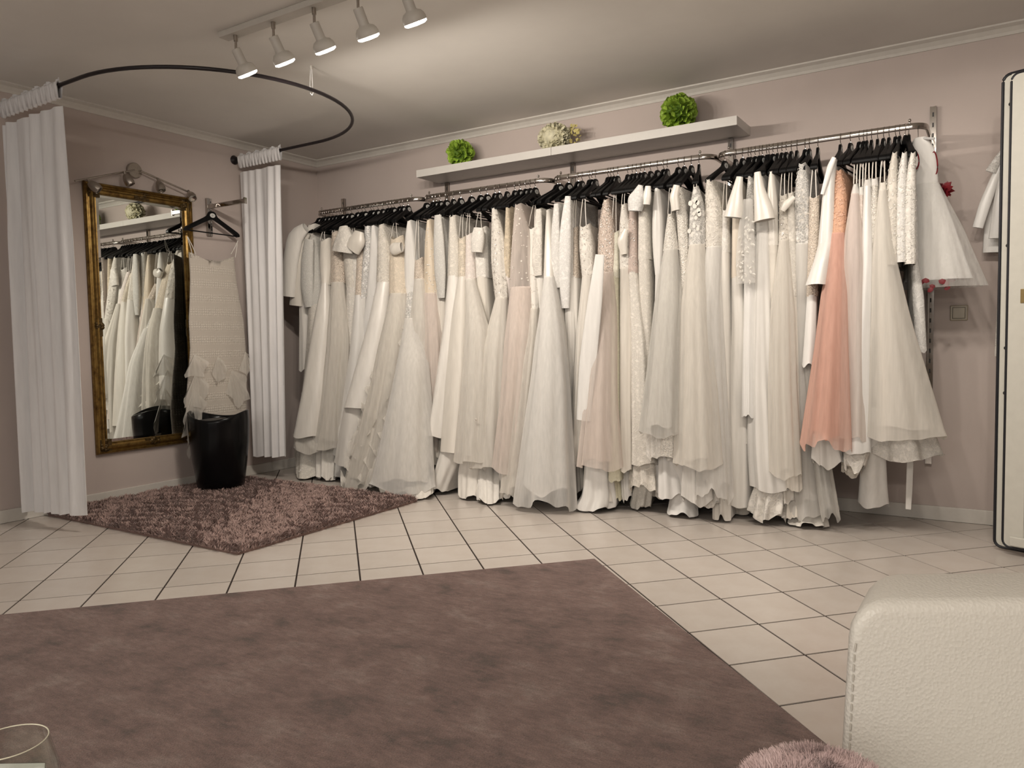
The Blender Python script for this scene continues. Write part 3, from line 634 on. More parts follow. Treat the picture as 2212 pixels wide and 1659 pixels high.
def dress(label, b, s, bm, sm, yh=-.66, yt=-.545, k=6, amp=.16, over=None, overlen=None, straps=0, pet=None, sl=(), name='wedding_dress', cat='dress', sharp=False, hw=.008, hem=None, seed=None, group='white dresses on the rack', train=None, hgr=None, bd=0.0):
    """one hanging garment: b = bodice outline, s = skirt outline, both [(photo y, left x, right x)] of what shows of its front edge"""
    global _seed
    _seed += 1; sd = seed or _seed
    lv = list(b)+list(s); top = lv[0]; full = (lv[0][0], lv[-1][0])
    P0 = hit((top[1]+top[2])/2, top[0], 1, yt); xs = P0[0]
    # its hanger: the free one whose front tip comes nearest
    best = min(hangers, key=lambda h: abs(h[0]-xs) + (.03 if h[2] else 0)); best[2] = True; xh = best[0]
    a = max(-.42, min(.42, math.atan2(xs-xh, .205))); best[1].rotation_euler = (0, 0, a)
    root = empty(name, (xh, RAILY, 0), label, cat, group)
    nb = 10; B = Loft(b, yt, yt-.02+.25*(yh-yt), xh, nb, 5, .05, sd, 0, None, tail=-.15) if len(b) > 1 else None
    if B: B.neck = min(.03, .7*B.B[0]) if straps else .012; B.mesh('bodice', M[bm], root)
    if s:
        lev = ([b[-1]] if b else [])+list(s)
        y0 = (yt-.02+.25*(yh-yt)) if len(b) > 1 else yt
        if len(b) > 1: w0 = lev[0][2]-lev[0][1]; lev[0] = (lev[0][0]-3, lev[0][1]+.05*w0, lev[0][2]-.05*w0)
        slev = lev[:-1]+[(lev[-1][0]-(14 if over else 0), lev[-1][1], lev[-1][2])]
        S = Loft(slev, y0, yh, xh, 28, k, amp*(.45 if over else 1), sd, hw, sharp=sharp, amp0=.03)
        S.mesh('skirt', M[sm], root)
        if over:
            ol = [(py, xl-6*j/len(lev), xr+6*j/len(lev)) for j, (py, xl, xr) in enumerate(lev)]
            if overlen: ol[-1] = (overlen, ol[-1][1]-6, ol[-1][2]+6)
            T = Loft(ol, y0-.008, yh-.02, xh, 28, k+2, amp*1.2, sd+50, hw*1.5, amp0=.02, grow=.020); T.mesh('tulle_overlay', M[over], root)
        rgu = random.Random(sd*7+1)
        if len(b) > 1 and not hem and lev[-1][0] > 890:
            py, xl, xr = lev[-1]; lim = 1015+.07*((xl+xr)/2-600); w = xr-xl; low = min(py+rgu.uniform(35, 85), lim+rgu.uniform(10, 60))
            if low > py+12:
                U = Loft([(py-70, xl+.12*w, xr-.12*w), (py, xl+.08*w, xr-.08*w), (low, xl-.02*w+rgu.uniform(-6, 6), xr+.05*w)], yh+.09, yh+.07, xh, 14, k+1, max(.22, amp*1.5), sd+21, .018)
                U.mesh('underskirt', M[rgu.choice(['chiff_iv', 'crepe_iv', 'lace_iv', 'satin_iv', 'chiff_w', sm if sm in M and not sm.startswith('tul') else 'chiff_iv'])], root)
        if hem:
            py, xl, xr, mm = hem; HL = Loft([(lev[-1][0]-4, lev[-1][1]+2, lev[-1][2]-2), (py, xl, xr)], yh+.03, yh+.02, xh, 8, k+3, amp*1.4, sd+9, hw*2.5); HL.mesh('hem_layer', M[mm], root)
        if train:
            TL = Loft(train[0], yh+.05, train[2], xh, 16, k, amp*1.3, sd+5, hw*2); TL.mesh('train', M[train[1]], root)
    if pet and (B or s):
        n, size, mm, where = pet
        if where == 'b': petals(root, B, .5, nb-1.2, n, size, M[mm], sd)
        elif where == 'bs': petals(root, B, .5, nb-1.2, n//2, size, M[mm], sd); petals(root, S, 1, 14, n//2, size, M[mm], sd+1)
        else: petals(root, S, 12, 26.5, n, size, M[mm], sd)
    if straps:
        src = B or S; y0 = RAILY-.19*math.cos(a); x0 = xh+.19*math.sin(a)
        if P0[2] < TIPZ-.02: strap_pair(root, x0, TIPZ+.004, y0, src.front(.2, -.7), src.front(.2, .6), M['strap'], straps)
    for q in sl: sleeve(root, q[0], q[2] if len(q) > 2 else yt-.035, M[q[1]], **(q[3] if len(q) > 3 else {}))
    return root
_seed = 100
D = dress
# --- rail section by the corner
D('ivory jacket with wide elbow sleeves, first garment by the curtain', [(484, 664, 676), (505, 640, 668), (600, 640, 656)], [(700, 642, 660), (800, 640, 662)], 'crepe_iv', 'crepe_iv', yh=-.55, k=3, amp=.1,
  sl=[([(660, 492, 8), (638, 512, 15), (627, 570, 15), (622, 640, 14)], 'crepe_iv', -.60), ([(664, 500, 8), (650, 520, 12), (644, 590, 12), (640, 660, 13)], 'crepe_iv', -.56)], name='jacket', cat='jacket')
D('grey ivory lace gown with lace sleeve and scalloped lace train near the curtain', [(515, 662, 676), (600, 656, 684), (660, 655, 690)], [(760, 648, 690), (900, 630, 690), (985, 616, 688), (1032, 612, 684)], 'lace_gr', 'lace_iv', yh=-.66, k=5, amp=.16, straps=.0022,
  sl=[([(668, 517, 9), (664, 560, 12), (664, 620, 13), (668, 664, 9)], 'lace_gr', -.585)], pet=(70, .016, 'leafwhite', 's'), hw=.012)
D('plain ivory satin gown with smooth wide A-line skirt over tulle near the curtain', [(517, 687, 704), (570, 684, 705), (615, 690, 703)], [(700, 664, 702), (850, 634, 690), (945, 615, 672)], 'satin_iv', 'satin_iv', yh=-.78, k=3, amp=.10, straps=.0025, hem=(974, 612, 700, 'tul_iv'))
D('champagne beaded gown with sheer yoke and slim pleated skirt', [(500, 714, 724), (540, 708, 731), (612, 708, 733)], [(740, 706, 735), (900, 690, 722), (965, 672, 718)], 'seq_nu', 'chiff_iv', yh=-.70, k=7, amp=.2, straps=.002, over='tul_iv', overlen=970)
D('ivory lace gown with small lace cap sleeve and narrow lace hem', [(492, 738, 750), (540, 732, 762), (620, 742, 764)], [(760, 738, 762), (900, 716, 742), (992, 688, 716)], 'lace_iv', 'lace_iv', yh=-.60, k=5, amp=.12,
  sl=[([(742, 489, 8), (744, 515, 17), (741, 545, 20)], 'lace_iv', -.60, dict(k=5, amp=.12))])
D('cream sheath gown with lace panels between two beaded gowns', [(535, 752, 770), (640, 750, 772)], [(760, 747, 766), (900, 742, 760), (985, 722, 752)], 'lace_iv', 'crepe_iv', yh=-.55, k=4, amp=.14, straps=.002)
D('gold beaded gown with shiny satin puff sleeve and lavender grey satin skirt', [(520, 768, 782), (600, 764, 780), (640, 762, 778)], [(760, 748, 776), (900, 726, 760), (985, 708, 748)], 'seq_nu', 'satin_w', yh=-.68, k=3, amp=.12,
  sl=[([(776, 500, 9), (772, 520, 16), (762, 538, 15)], 'satin_iv', -.60)])
D('sheer white gown with raised flower strip and chiffon skirt', [(487, 785, 796), (560, 780, 795), (645, 770, 786)], [(780, 756, 776), (900, 742, 762), (970, 730, 752)], 'lace_sheer', 'chiff_w', yh=-.62, k=6, amp=.2, pet=(60, .009, 'flower', 'b'))
D('white chiffon gown with draped shoulder panel on the first rail section', [(486, 800, 806), (540, 794, 812), (640, 786, 806)], [(760, 772, 796), (900, 756, 780)], 'chiff_w', 'chiff_w', yh=-.60, k=7, amp=.2, sharp=True)
D('glossy ivory satin gown with embroidered strap, bell skirt and satin train', [(484, 816, 824), (530, 810, 832), (612, 806, 834)], [(700, 784, 820), (800, 752, 800), (882, 730, 776)], 'lace_coarse', 'satin_iv', yh=-.80, k=2, amp=.07, pet=(90, .010, 'flower', 'b'), hem=(1006, 709, 760, 'satin_iv'), hw=.004)
D('champagne lace gown with satin bow sash and tiered organza ruffle skirt', [(512, 838, 862), (560, 832, 866), (636, 832, 868)], [(700, 822, 862), (820, 796, 846), (940, 766, 826), (1048, 734, 792)], 'lace_ch', 'chiff_iv', yh=-.84, k=6, amp=.22, straps=.002, over='org', overlen=1055,
  sl=[([(846, 530, 6), (852, 538, 11), (868, 534, 8)], 'satin_iv', -.60)], hw=.02)
D('long white chiffon cape panel gathered at the shoulder, falling straight', [(476, 878, 884), (520, 868, 890), (620, 866, 894)], [(730, 864, 892), (860, 850, 884), (980, 830, 872)], 'chiff_w', 'chiff_w', yh=-.62, k=6, amp=.22, sharp=True)
D('full sparkling white tulle gown whose wide skirt reaches the floor by the shag rug', [(600, 872, 892), (690, 866, 896)], [(780, 852, 900), (900, 822, 896), (1000, 798, 896), (1053, 786, 894)], 'lace_sheer', 'chiff_iv', yh=-.90, k=5, amp=.10, over='tul_w', overlen=1060, hw=.015)
D('champagne gown with spaghetti straps and ragged layered tulle hem', [(558, 892, 908), (605, 889, 910)], [(700, 884, 914), (850, 872, 916), (995, 856, 924)], 'seq_nu', 'chiff_iv', yh=-.70, k=7, amp=.18, straps=.0026, over='tul_iv', overlen=1000, hw=.02)
# --- second section
D('champagne silk tank gown with lace bodice and blush tulle skirt', [(474, 920, 926), (530, 912, 932), (635, 908, 938)], [(760, 904, 940), (900, 892, 936), (975, 884, 932)], 'crepe_ch', 'chiff_bl', yh=-.66, k=6, amp=.18, pet=(50, .009, 'flower', 'b'), over='tul_bl')
D('grey lace gown with one long narrow lace sleeve', [(462, 940, 952), (520, 936, 960), (590, 936, 962)], [(760, 938, 960), (900, 930, 956)], 'lace_gr', 'chiff_iv', yh=-.58, k=6, amp=.16, sl=[([(946, 465, 7), (948, 520, 11), (951, 590, 12), (954, 644, 7)], 'lace_gr', -.585)])
D('ivory halter gown with beaded neck and bright satin skirt edge', [(466, 968, 980), (520, 964, 984), (598, 960, 988)], [(700, 948, 984), (820, 930, 972), (945, 912, 952)], 'lace_iv', 'satin_iv', yh=-.72, k=3, amp=.16, straps=.003)
D('gold lace bodice gown with smooth ivory satin skirt and folded double hem', [(512, 988, 1002), (560, 986, 1002), (600, 985, 1003)], [(680, 968, 1002), (820, 952, 1000), (978, 940, 990)], 'lace_gold', 'satin_iv', yh=-.76, k=2, amp=.08, straps=.002, hem=(1060, 918, 954, 'satin_iv'), hw=.004)
D('blush lace bodice gown with brooch and layered ivory tulle skirt', [(505, 1003, 1016), (560, 1002, 1018), (605, 1000, 1020)], [(720, 1006, 1040), (860, 996, 1040), (998, 984, 1042)], 'lace_bl', 'chiff_iv', yh=-.76, k=6, amp=.14, over='tul_iv', overlen=1000, straps=.002, train=([(960, 986, 1040), (1030, 980, 1040), (1076, 972, 1042)], 'crepe_iv', -.74))
D('ivory lace off-shoulder gown with short open sleeve', [(492, 1022, 1044), (530, 1018, 1046), (600, 1022, 1048)], [(740, 1030, 1056), (900, 1028, 1058)], 'lace_iv', 'chiff_iv', yh=-.60, k=6, amp=.16, straps=.002, sl=[([(1034, 492, 10), (1032, 515, 14), (1030, 545, 12)], 'lace_iv', -.60)])
D('ivory beaded tank top gown with low lace waist and champagne tulle skirt', [(448, 1060, 1068), (500, 1056, 1082), (560, 1052, 1086), (645, 1064, 1090)], [(740, 1044, 1084), (880, 1028, 1078), (1008, 1012, 1072)], 'lace_iv', 'chiff_iv', yh=-.74, k=7, amp=.16, pet=(110, .009, 'crystal', 'b'), over='tul_iv', overlen=1012)
D('golden lace gown squeezed behind the beaded tank top gown', [(446, 1090, 1098), (520, 1086, 1100), (600, 1084, 1100)], [(760, 1082, 1102), (900, 1078, 1100)], 'lace_gold', 'chiff_bl', yh=-.56, k=5, amp=.15)
D('sheer blush tulle gown with white sequin flowers and scalloped cape', [(440, 1110, 1122), (500, 1100, 1136), (570, 1092, 1142), (622, 1090, 1144)], [(720, 1090, 1136), (860, 1084, 1124), (1012, 1070, 1110)], 'tul_bl', 'chiff_bl', yh=-.78, yt=-.57, k=6, amp=.14, pet=(130, .010, 'flower', 'bs'), over='tul_bl', overlen=1020)
D('ivory corset gown with deep neckline and long pointed bodice', [(490, 1136, 1158), (560, 1134, 1158), (668, 1142, 1158)], [(780, 1120, 1150), (920, 1102, 1136), (1072, 1084, 1118)], 'crepe_iv', 'chiff_iv', yh=-.80, k=5, amp=.2, straps=.002, pet=(40, .008, 'flower', 'b'), over='org', hw=.016)
D('ivory gown with knobbly lace sleeve beside the corset gown', [(450, 1160, 1166), (500, 1154, 1170), (590, 1150, 1174)], [(720, 1148, 1176), (900, 1140, 1170)], 'lace_coarse', 'chiff_iv', yh=-.62, k=6, amp=.14, sl=[([(1164, 452, 6), (1162, 500, 9), (1160, 560, 11), (1163, 596, 8)], 'lace_coarse', -.59)])
# --- third section
D('ivory satin V-neck gown with the widest misty tulle skirt, hem trailing on tiles', [(452, 1178, 1184), (500, 1174, 1190), (600, 1170, 1192)], [(700, 1160, 1200), (820, 1144, 1206), (960, 1122, 1206), (1076, 1110, 1204)], 'satin_iv', 'chiff_w', yh=-.86, k=5, amp=.13, over='tul_w', overlen=1092, hw=.02)
D('white lace gown with slim long sleeve, chiffon skirt, left of its look-alike', [(440, 1198, 1206), (500, 1192, 1210), (610, 1190, 1212)], [(740, 1196, 1216), (900, 1200, 1220), (1000, 1200, 1222)], 'lace_w', 'chiff_iv', yh=-.64, k=6, amp=.18, sl=[([(1202, 440, 5), (1200, 500, 9), (1200, 570, 10), (1203, 622, 7)], 'lace_w', -.60)])
D('white lace gown with longest lace sleeve, hanging just past its look-alike', [(424, 1222, 1232), (480, 1212, 1238), (600, 1214, 1240)], [(740, 1216, 1240), (900, 1218, 1240), (1010, 1216, 1240)], 'lace_w', 'chiff_iv', yh=-.60, k=6, amp=.16, sl=[([(1227, 424, 6), (1222, 490, 12), (1220, 580, 13), (1221, 666, 9)], 'lace_w', -.595)])
D('nude sequin gown with lace-up back squeezed between lace and beaded gowns', [(490, 1236, 1244), (600, 1234, 1246)], [(760, 1232, 1248), (900, 1228, 1246)], 'seq_nu', 'crepe_iv', yh=-.56, k=4, amp=.12, straps=.002)
D('beaded plunge neck gown with pearl straps and cream chiffon skirt', [(486, 1248, 1270), (530, 1244, 1278), (598, 1252, 1278)], [(720, 1240, 1272), (880, 1232, 1264), (1000, 1228, 1256)], 'lace_coarse', 'chiff_iv', yh=-.66, k=6, amp=.2, straps=.003, pet=(70, .007, 'crystal', 'b'))
D('blush crystal gown with ivory chiffon panel, pink tulle skirt and pooled white train', [(430, 1302, 1312), (480, 1288, 1320), (545, 1284, 1324), (590, 1284, 1324)], [(700, 1278, 1316), (850, 1266, 1312), (1009, 1250, 1312)], 'seq_mv', 'chiff_bl', yh=-.76, k=6, amp=.14, pet=(110, .009, 'crystal', 'b'), over='tul_bl', overlen=1012, train=([(985, 1256, 1308), (1050, 1250, 1310), (1082, 1244, 1312), (1102, 1214, 1316)], 'chiff_w', -.72),
  sl=[([(1296, 550, 10), (1284, 660, 16), (1270, 780, 18), (1260, 908, 14)], 'chiff_w', -.72, dict(flat=.3, name='chiffon_panel', k=6, amp=.1))])
D('pale yellow crochet lace sheath, long straight strip', [(500, 1318, 1334), (600, 1314, 1332)], [(760, 1313, 1333), (900, 1312, 1332), (1040, 1310, 1334)], 'lace_yel', 'lace_yel', yh=-.70, k=3, amp=.08, straps=.002)
D('ivory gown with satin bow at the waist and plain narrow skirt', [(440, 1340, 1350), (500, 1332, 1360), (580, 1334, 1360)], [(720, 1334, 1360), (880, 1334, 1358), (1018, 1334, 1360)], 'lace_iv', 'crepe_iv', yh=-.66, k=4, amp=.14, sl=[([(1352, 495, 5), (1344, 520, 11), (1348, 550, 7)], 'satin_iv', -.60)], straps=.002, pet=(50, .007, 'crystal', 'b'))
D('mauve beaded lace gown with buttons and a deep fan lace hem', [(430, 1358, 1368), (500, 1354, 1372), (590, 1352, 1374)], [(740, 1356, 1390), (880, 1356, 1396), (1004, 1350, 1412)], 'lace_mv', 'lace_iv', yh=-.66, k=5, amp=.16, hem=(1056, 1348, 1414, 'lace_coarse'), train=([(1040, 1366, 1406), (1098, 1350, 1402)], 'lace_gr', -.56), pet=(50, .008, 'crystal', 'b'))
D('ivory lace gown with pleated shell shaped cap sleeve', [(402, 1378, 1388), (450, 1376, 1396), (560, 1374, 1400)], [(720, 1376, 1404), (880, 1380, 1410), (985, 1384, 1420)], 'lace_iv', 'lace_iv', yh=-.60, k=4, amp=.12, sl=[([(1384, 400, 5), (1375, 430, 18), (1372, 456, 14)], 'lace_w', -.61, dict(k=12, amp=.15))])
D('plain white satin V-neck gown with beaded waist clasp', [(404, 1412, 1422), (440, 1406, 1428), (520, 1404, 1430), (594, 1412, 1428)], [(740, 1410, 1430), (880, 1404, 1430), (1040, 1396, 1430)], 'satin_w', 'crepe_w', yh=-.58, k=4, amp=.14, sl=[([(1400, 402, 6), (1398, 425, 9), (1396, 442, 8)], 'satin_iv', -.61)])
D('smoky glitter tulle gown with sloping half length overlay', [(460, 1440, 1452), (540, 1428, 1460)], [(660, 1416, 1458), (800, 1402, 1450), (936, 1388, 1444)], 'seq_iv', 'chiff_iv', yh=-.76, k=6, amp=.12, straps=.002, over='tul_gr', overlen=940)
D('fitted sequin mermaid gown with wrapped satin shoulder and trumpet hem', [(405, 1458, 1470), (440, 1456, 1480), (520, 1462, 1484), (590, 1466, 1486)], [(700, 1456, 1480), (850, 1436, 1474), (990, 1406, 1466)], 'seq_iv', 'seq_iv', yh=-.70, k=4, amp=.10, sl=[([(1462, 400, 7), (1456, 425, 10), (1460, 455, 9)], 'satin_iv', -.60)], train=([(960, 1440, 1486), (1040, 1446, 1494), (1090, 1440, 1498), (1114, 1428, 1504)], 'crepe_w', -.56))
D('white polka dot bodice gown with airy tulle skirt', [(402, 1496, 1506), (440, 1486, 1518), (530, 1482, 1520)], [(660, 1474, 1520), (840, 1468, 1530), (1006, 1464, 1532)], 'lace_sheer', 'chiff_iv', yh=-.74, k=6, amp=.12, straps=.002, over='tul_iv', overlen=1010)
D('ivory flower lace bodice gown with soft tulle skirt and wavy organza hem', [(386, 1524, 1534), (430, 1518, 1554), (535, 1518, 1558)], [(680, 1506, 1546), (860, 1508, 1552), (1066, 1512, 1556)], 'lace_coarse', 'chiff_iv', yh=-.68, k=6, amp=.14, over='tul_w', overlen=1072, pet=(90, .011, 'flower', 'b'), hw=.02)
# --- fourth section
D('ivory gown with lace waist and plain crepe skirt beside the bell sleeve gown', [(452, 1558, 1572), (545, 1554, 1572)], [(700, 1544, 1572), (880, 1538, 1572), (1044, 1534, 1574)], 'lace_iv', 'crepe_iv', yh=-.62, k=4, amp=.14, straps=.002)
D('cream satin gown with wide bell sleeve, the one nearer the shelf end', [(388, 1588, 1598), (430, 1580, 1600), (600, 1576, 1600)], [(720, 1574, 1612), (900, 1560, 1618), (1094, 1548, 1620)], 'crepe_ch', 'crepe_iv', yh=-.52, k=5, amp=.16, sl=[([(1598, 382, 7), (1592, 415, 12), (1588, 445, 18), (1584, 470, 20)], 'satin_iv', -.62, dict(flat=.7))])
D('gown with long sheer sleeve covered in white lace leaves', [(378, 1614, 1622), (440, 1608, 1632), (520, 1604, 1632)], [(700, 1604, 1626), (900, 1600, 1626)], 'lace_sheer', 'chiff_w', yh=-.58, k=5, amp=.2)
D('white satin bell sleeve gown with deeply fluted skirt and raised hem', [(372, 1634, 1644), (420, 1630, 1652), (500, 1630, 1660)], [(640, 1624, 1664), (820, 1616, 1676), (960, 1612, 1692), (1062, 1618, 1704)], 'satin_w', 'crepe_w', yh=-.60, k=6, amp=.26, sl=[([(1636, 372, 7), (1640, 410, 12), (1648, 445, 19), (1652, 476, 23)], 'satin_iv', -.64, dict(flat=.7))], hem=(1120, 1612, 1690, 'lace_coarse'))
D('ivory satin gown with narrow V shoulder next to the bell sleeves', [(368, 1660, 1670), (420, 1654, 1676), (530, 1656, 1680)], [(700, 1660, 1682), (900, 1664, 1690), (1040, 1660, 1700)], 'satin_iv', 'crepe_iv', yh=-.56, k=4, amp=.14)
D('beaded lace bodice gown with pale tulle skirt beside the lace band gown', [(420, 1682, 1698), (520, 1680, 1702)], [(660, 1672, 1704), (840, 1668, 1708), (1030, 1672, 1716)], 'lace_coarse', 'chiff_iv', yh=-.62, k=6, amp=.16, straps=.0025, over='tul_iv', pet=(50, .008, 'crystal', 'b'))
D('ivory knotted shoulder gown with lace hip band', [(415, 1700, 1712), (500, 1694, 1718), (640, 1696, 1720)], [(700, 1690, 1722), (860, 1686, 1724), (1060, 1690, 1730)], 'lace_iv', 'chiff_iv', yh=-.60, k=6, amp=.16, straps=.002, sl=[([(1716, 425, 5), (1700, 440, 9), (1690, 455, 6)], 'satin_iv', -.60)])
D('sheer white lace gown with round neck and tulle skirt with scalloped hem', [(352, 1724, 1738), (400, 1714, 1746), (528, 1712, 1748)], [(680, 1708, 1746), (860, 1704, 1752), (1000, 1698, 1768), (1098, 1694, 1782)], 'lace_sheer', 'chiff_iv', yh=-.50, k=6, amp=.16, over='tul_w', overlen=1108, pet=(60, .010, 'flower', 'b'), hw=.02)
D('glittering nude sequin strapless sheath beside the white peplum top', [(424, 1746, 1768), (520, 1744, 1768), (640, 1740, 1764)], [(720, 1736, 1762), (790, 1730, 1758)], 'seq_nu', 'satin_w', yh=-.60, k=3, amp=.1, straps=.0028, hem=(1120, 1770, 1812, 'tul_gr'))
D('white satin sleeveless top with flared peplum beside the coral dress', [(345, 1796, 1806), (400, 1776, 1800), (526, 1764, 1800)], [(560, 1756, 1790), (614, 1736, 1782)], 'satin_w', 'satin_w', yh=-.68, yt=-.57, k=2, amp=.05, name='satin_top', cat='top', hw=.002, sl=[([(1802, 340, 5), (1794, 358, 7), (1776, 420, 4)], 'satin_w', -.60)])
D('coral dress with embroidered satin bodice and full coral tulle skirt', [(366, 1806, 1816), (420, 1798, 1828), (505, 1792, 1824)], [(600, 1786, 1822), (760, 1768, 1822), (955, 1744, 1822)], 'lace_co', 'chiff_co', yh=-.70, k=6, amp=.14, over='tul_co', overlen=965, pet=(90, .011, 'petalco', 'b'), hw=.018, group=None)
D('pale pink strapless chiffon dress with folded satin top edge', [(396, 1842, 1852), (420, 1836, 1854)], [(520, 1828, 1856), (700, 1822, 1858), (948, 1814, 1858)], 'satin_w', 'chiff_pk', yh=-.64, k=4, amp=.12, straps=.0028, over='tul_bl', group=None)
D('slim pink lace strapless dress with white cuff', [(402, 1854, 1866), (424, 1853, 1866)], [(560, 1852, 1868), (700, 1850, 1868)], 'satin_w', 'lace_bl', yh=-.60, k=3, amp=.08, straps=.0028, group=None)
D('white satin strapless gown with swooping front hem and lace underskirt', [(386, 1866, 1880), (404, 1864, 1881)], [(560, 1858, 1884), (740, 1840, 1880), (980, 1816, 1878)], 'satin_w', 'satin_w', yh=-.66, k=3, amp=.10, straps=.0028, hem=(1014, 1822, 1862, 'lace_coarse'), train=([(880, 1866, 1906), (985, 1856, 1910), (1050, 1852, 1912), (1096, 1848, 1916)], 'satin_w', -.40))
D('white sparkle strapless column with narrow glittering side panel', [(384, 1881, 1895), (402, 1880, 1896)], [(560, 1872, 1898), (730, 1858, 1886)], 'satin_w', 'seq_iv', yh=-.60, k=3, amp=.1, straps=.0028)
D('ivory strapless gown with the broad plain tulle skirt near the rack end', [(392, 1898, 1914), (412, 1896, 1915)], [(560, 1890, 1924), (700, 1882, 1956), (840, 1868, 1996), (940, 1858, 2022)], 'satin_iv', 'chiff_iv', yh=-.62, k=5, amp=.09, straps=.0028, over='tul_iv', overlen=948, hw=.008)
for (x0, x1, ln, mm, tx) in [(1912, 1938, 572, 'lace_coarse', 'white floral lace bolero sleeve, first of three lace boleros by the rack end'), (1934, 1958, 566, 'lace_w', 'white fine lace bolero, middle of three lace boleros by the rack end'), (1952, 1978, 570, 'lace_coarse', 'white guipure lace bolero, last of three lace boleros by the rack end')]:
    xm = (x0+x1)/2+6
    D(tx, [(328, xm-4, xm+6), (360, x0+4, x1), (450, x0, x1), (ln-40, x0, x1), (ln, x0+1, x1)], [], mm, mm, yt=-.56, name='lace_bolero', cat='bolero', group='lace boleros at the rack end', pet=(60, .010, 'leafwhite', 'b'))
D('white lace sheath behind the boleros with a narrow lace side and hanging ribbon', [(420, 1966, 1980), (560, 1964, 1982)], [(640, 1970, 1996), (760, 1976, 2002)], 'lace_w', 'lace_w', yh=-.48, yt=-.45, k=3, amp=.08,
  sl=[([(1968, 940, 5), (1966, 1000, 7), (1964, 1060, 7), (1962, 1100, 6)], 'crepe_w', -.40, dict(flat=.25, name='ribbon'))])

# lace leaves and dots that are big enough to see
def scatter_leaves(root_name_label, px, y, n, w, mat, name, dots=False):
    root = next(o for o in COL.objects if o.get('label') == root_name_label); b = None; rg = random.Random(len(px)+n)
    for q in range(n):
        t = (q+.5)/n; i = t*(len(px)-1); k = min(int(i), len(px)-2); f = i-k
        cx, cyp, hw = [px[k][j]*(1-f)+px[k+1][j]*f for j in range(3)]
        P = hit(cx+rg.uniform(-.8, .8)*hw, cyp+rg.uniform(-8, 8), 1, y); s = w*rg.uniform(.75, 1.15); a = rg.uniform(-.7, .7)+(1.57 if dots else (0.6 if q % 2 else -.6))
        if dots: V = [(P[0]+s*math.cos(z), P[1]-.002, P[2]+s*1.25*math.sin(z)) for z in np.linspace(0, 6.283, 15)[:-1]]; MB().prism(V, (0, .002, 0)).build(name, mat, root, off=root.location)
        else:
            d = np.array((math.sin(a), 0, -math.cos(a))); e = np.array((math.cos(a), 0, math.sin(a))); L = s*2.2
            V = [P, P+d*L*.35+e*s*.55, P+d*L*.7+e*s*.45, P+d*L, P+d*L*.7-e*s*.45, P+d*L*.35-e*s*.55]
            V = [v+np.array((0, -.003*(1 if j in (0, 3) else 0), 0)) for j, v in enumerate(V)]; MB().add(V, [(0, 1, 2), (0, 2, 3), (0, 3, 4), (0, 4, 5)]).build(name, mat, root, True, off=root.location)
root = next(o for o in COL.objects if o.get('label', '').startswith('gown with long sheer sleeve'))
sleeve(root, [(1616, 430, 10), (1612, 490, 17), (1610, 560, 21), (1612, 612, 20)], -.62, M['tul_thin'], flat=.35)
scatter_leaves(root['label'], [(1616, 470, 10), (1612, 520, 15), (1610, 570, 19), (1612, 606, 17)], -.648, 46, .009, M['leafwhite'], 'lace_leaf')
scatter_leaves('white polka dot bodice gown with airy tulle skirt', [(1502, 425, 12), (1500, 470, 15), (1500, 520, 15)], -.598, 14, .011, M['dot'], 'satin_dot', True)
# ruffles of the organza gown
root = next(o for o in COL.objects if o.get('label', '').startswith('champagne lace gown with satin bow'))
for q in range(13):
    rg = random.Random(q); py = 690+q*28; t = q/12; xl, xr = 824-88*t, 872-62*t; y = -.63-.22*t; V = []; nu = 36
    for j in range(4):
        for i in range(nu+1):
            u = i/nu; P = hit(xl+(xr-xl)*u+rg.uniform(-.6, .6), py+16*math.sin(5*u+q)+j*11+5*math.sin(14*u+q), 1, y-.012*j*(1+.6*math.sin(17*u+2*q+j))); P[2] = max(P[2], .015); V.append(P)
    mesh_obj('ruffle', V, [(j*(nu+1)+i, j*(nu+1)+i+1, (j+1)*(nu+1)+i+1, (j+1)*(nu+1)+i) for j in range(3) for i in range(nu)], M['org'], root, True, root.location)
# brooch on the blush lace gown
root = next(o for o in COL.objects if o.get('label', '').startswith('blush lace bodice gown')); P = hit(1028, 906, 1, -.775)
MB().lathe([(0, .006), (.006, .004), (.008, 0), (0, -.002)], P, (0, -1, 0), 12).build('brooch', M['crystal'], root, True, root.location)

# ------------------------------------------------------------------ small red trimmed dress on the rail end
xh = rail_x(1989); xh = 4.445
fh = empty('clothes_hanger', (xh, -.285, RAILZ), 'small white hanger carrying the little red trimmed dress', 'hanger'); off = fh.location
HX = np.array((xh, -.285, RAILZ))
MB().tube([HX+(0, 0, -.05), HX+(0, 0, -.03), HX+(0, -.012, -.02), HX+(0, -.014, .004), HX+(0, 0, .017), HX+(0, .013, .006)], .0016, 6, up=(1, 0, 0)).build('hook', M['chrome'], fh, True, off)
dirv = np.array((.62, -.78, 0))
MB().tube([HX+dirv*-.12+(0, 0, -.085), HX+(0, 0, -.052), HX+dirv*.12+(0, 0, -.085)], .006, 8).build('hanger_body', M['paper'], fh, True, off)
ch = empty('flower_girl_dress', (xh, -.285, 0), 'small white sleeveless dress with red armhole trim and red petals in the hem', 'dress'); off = ch.location
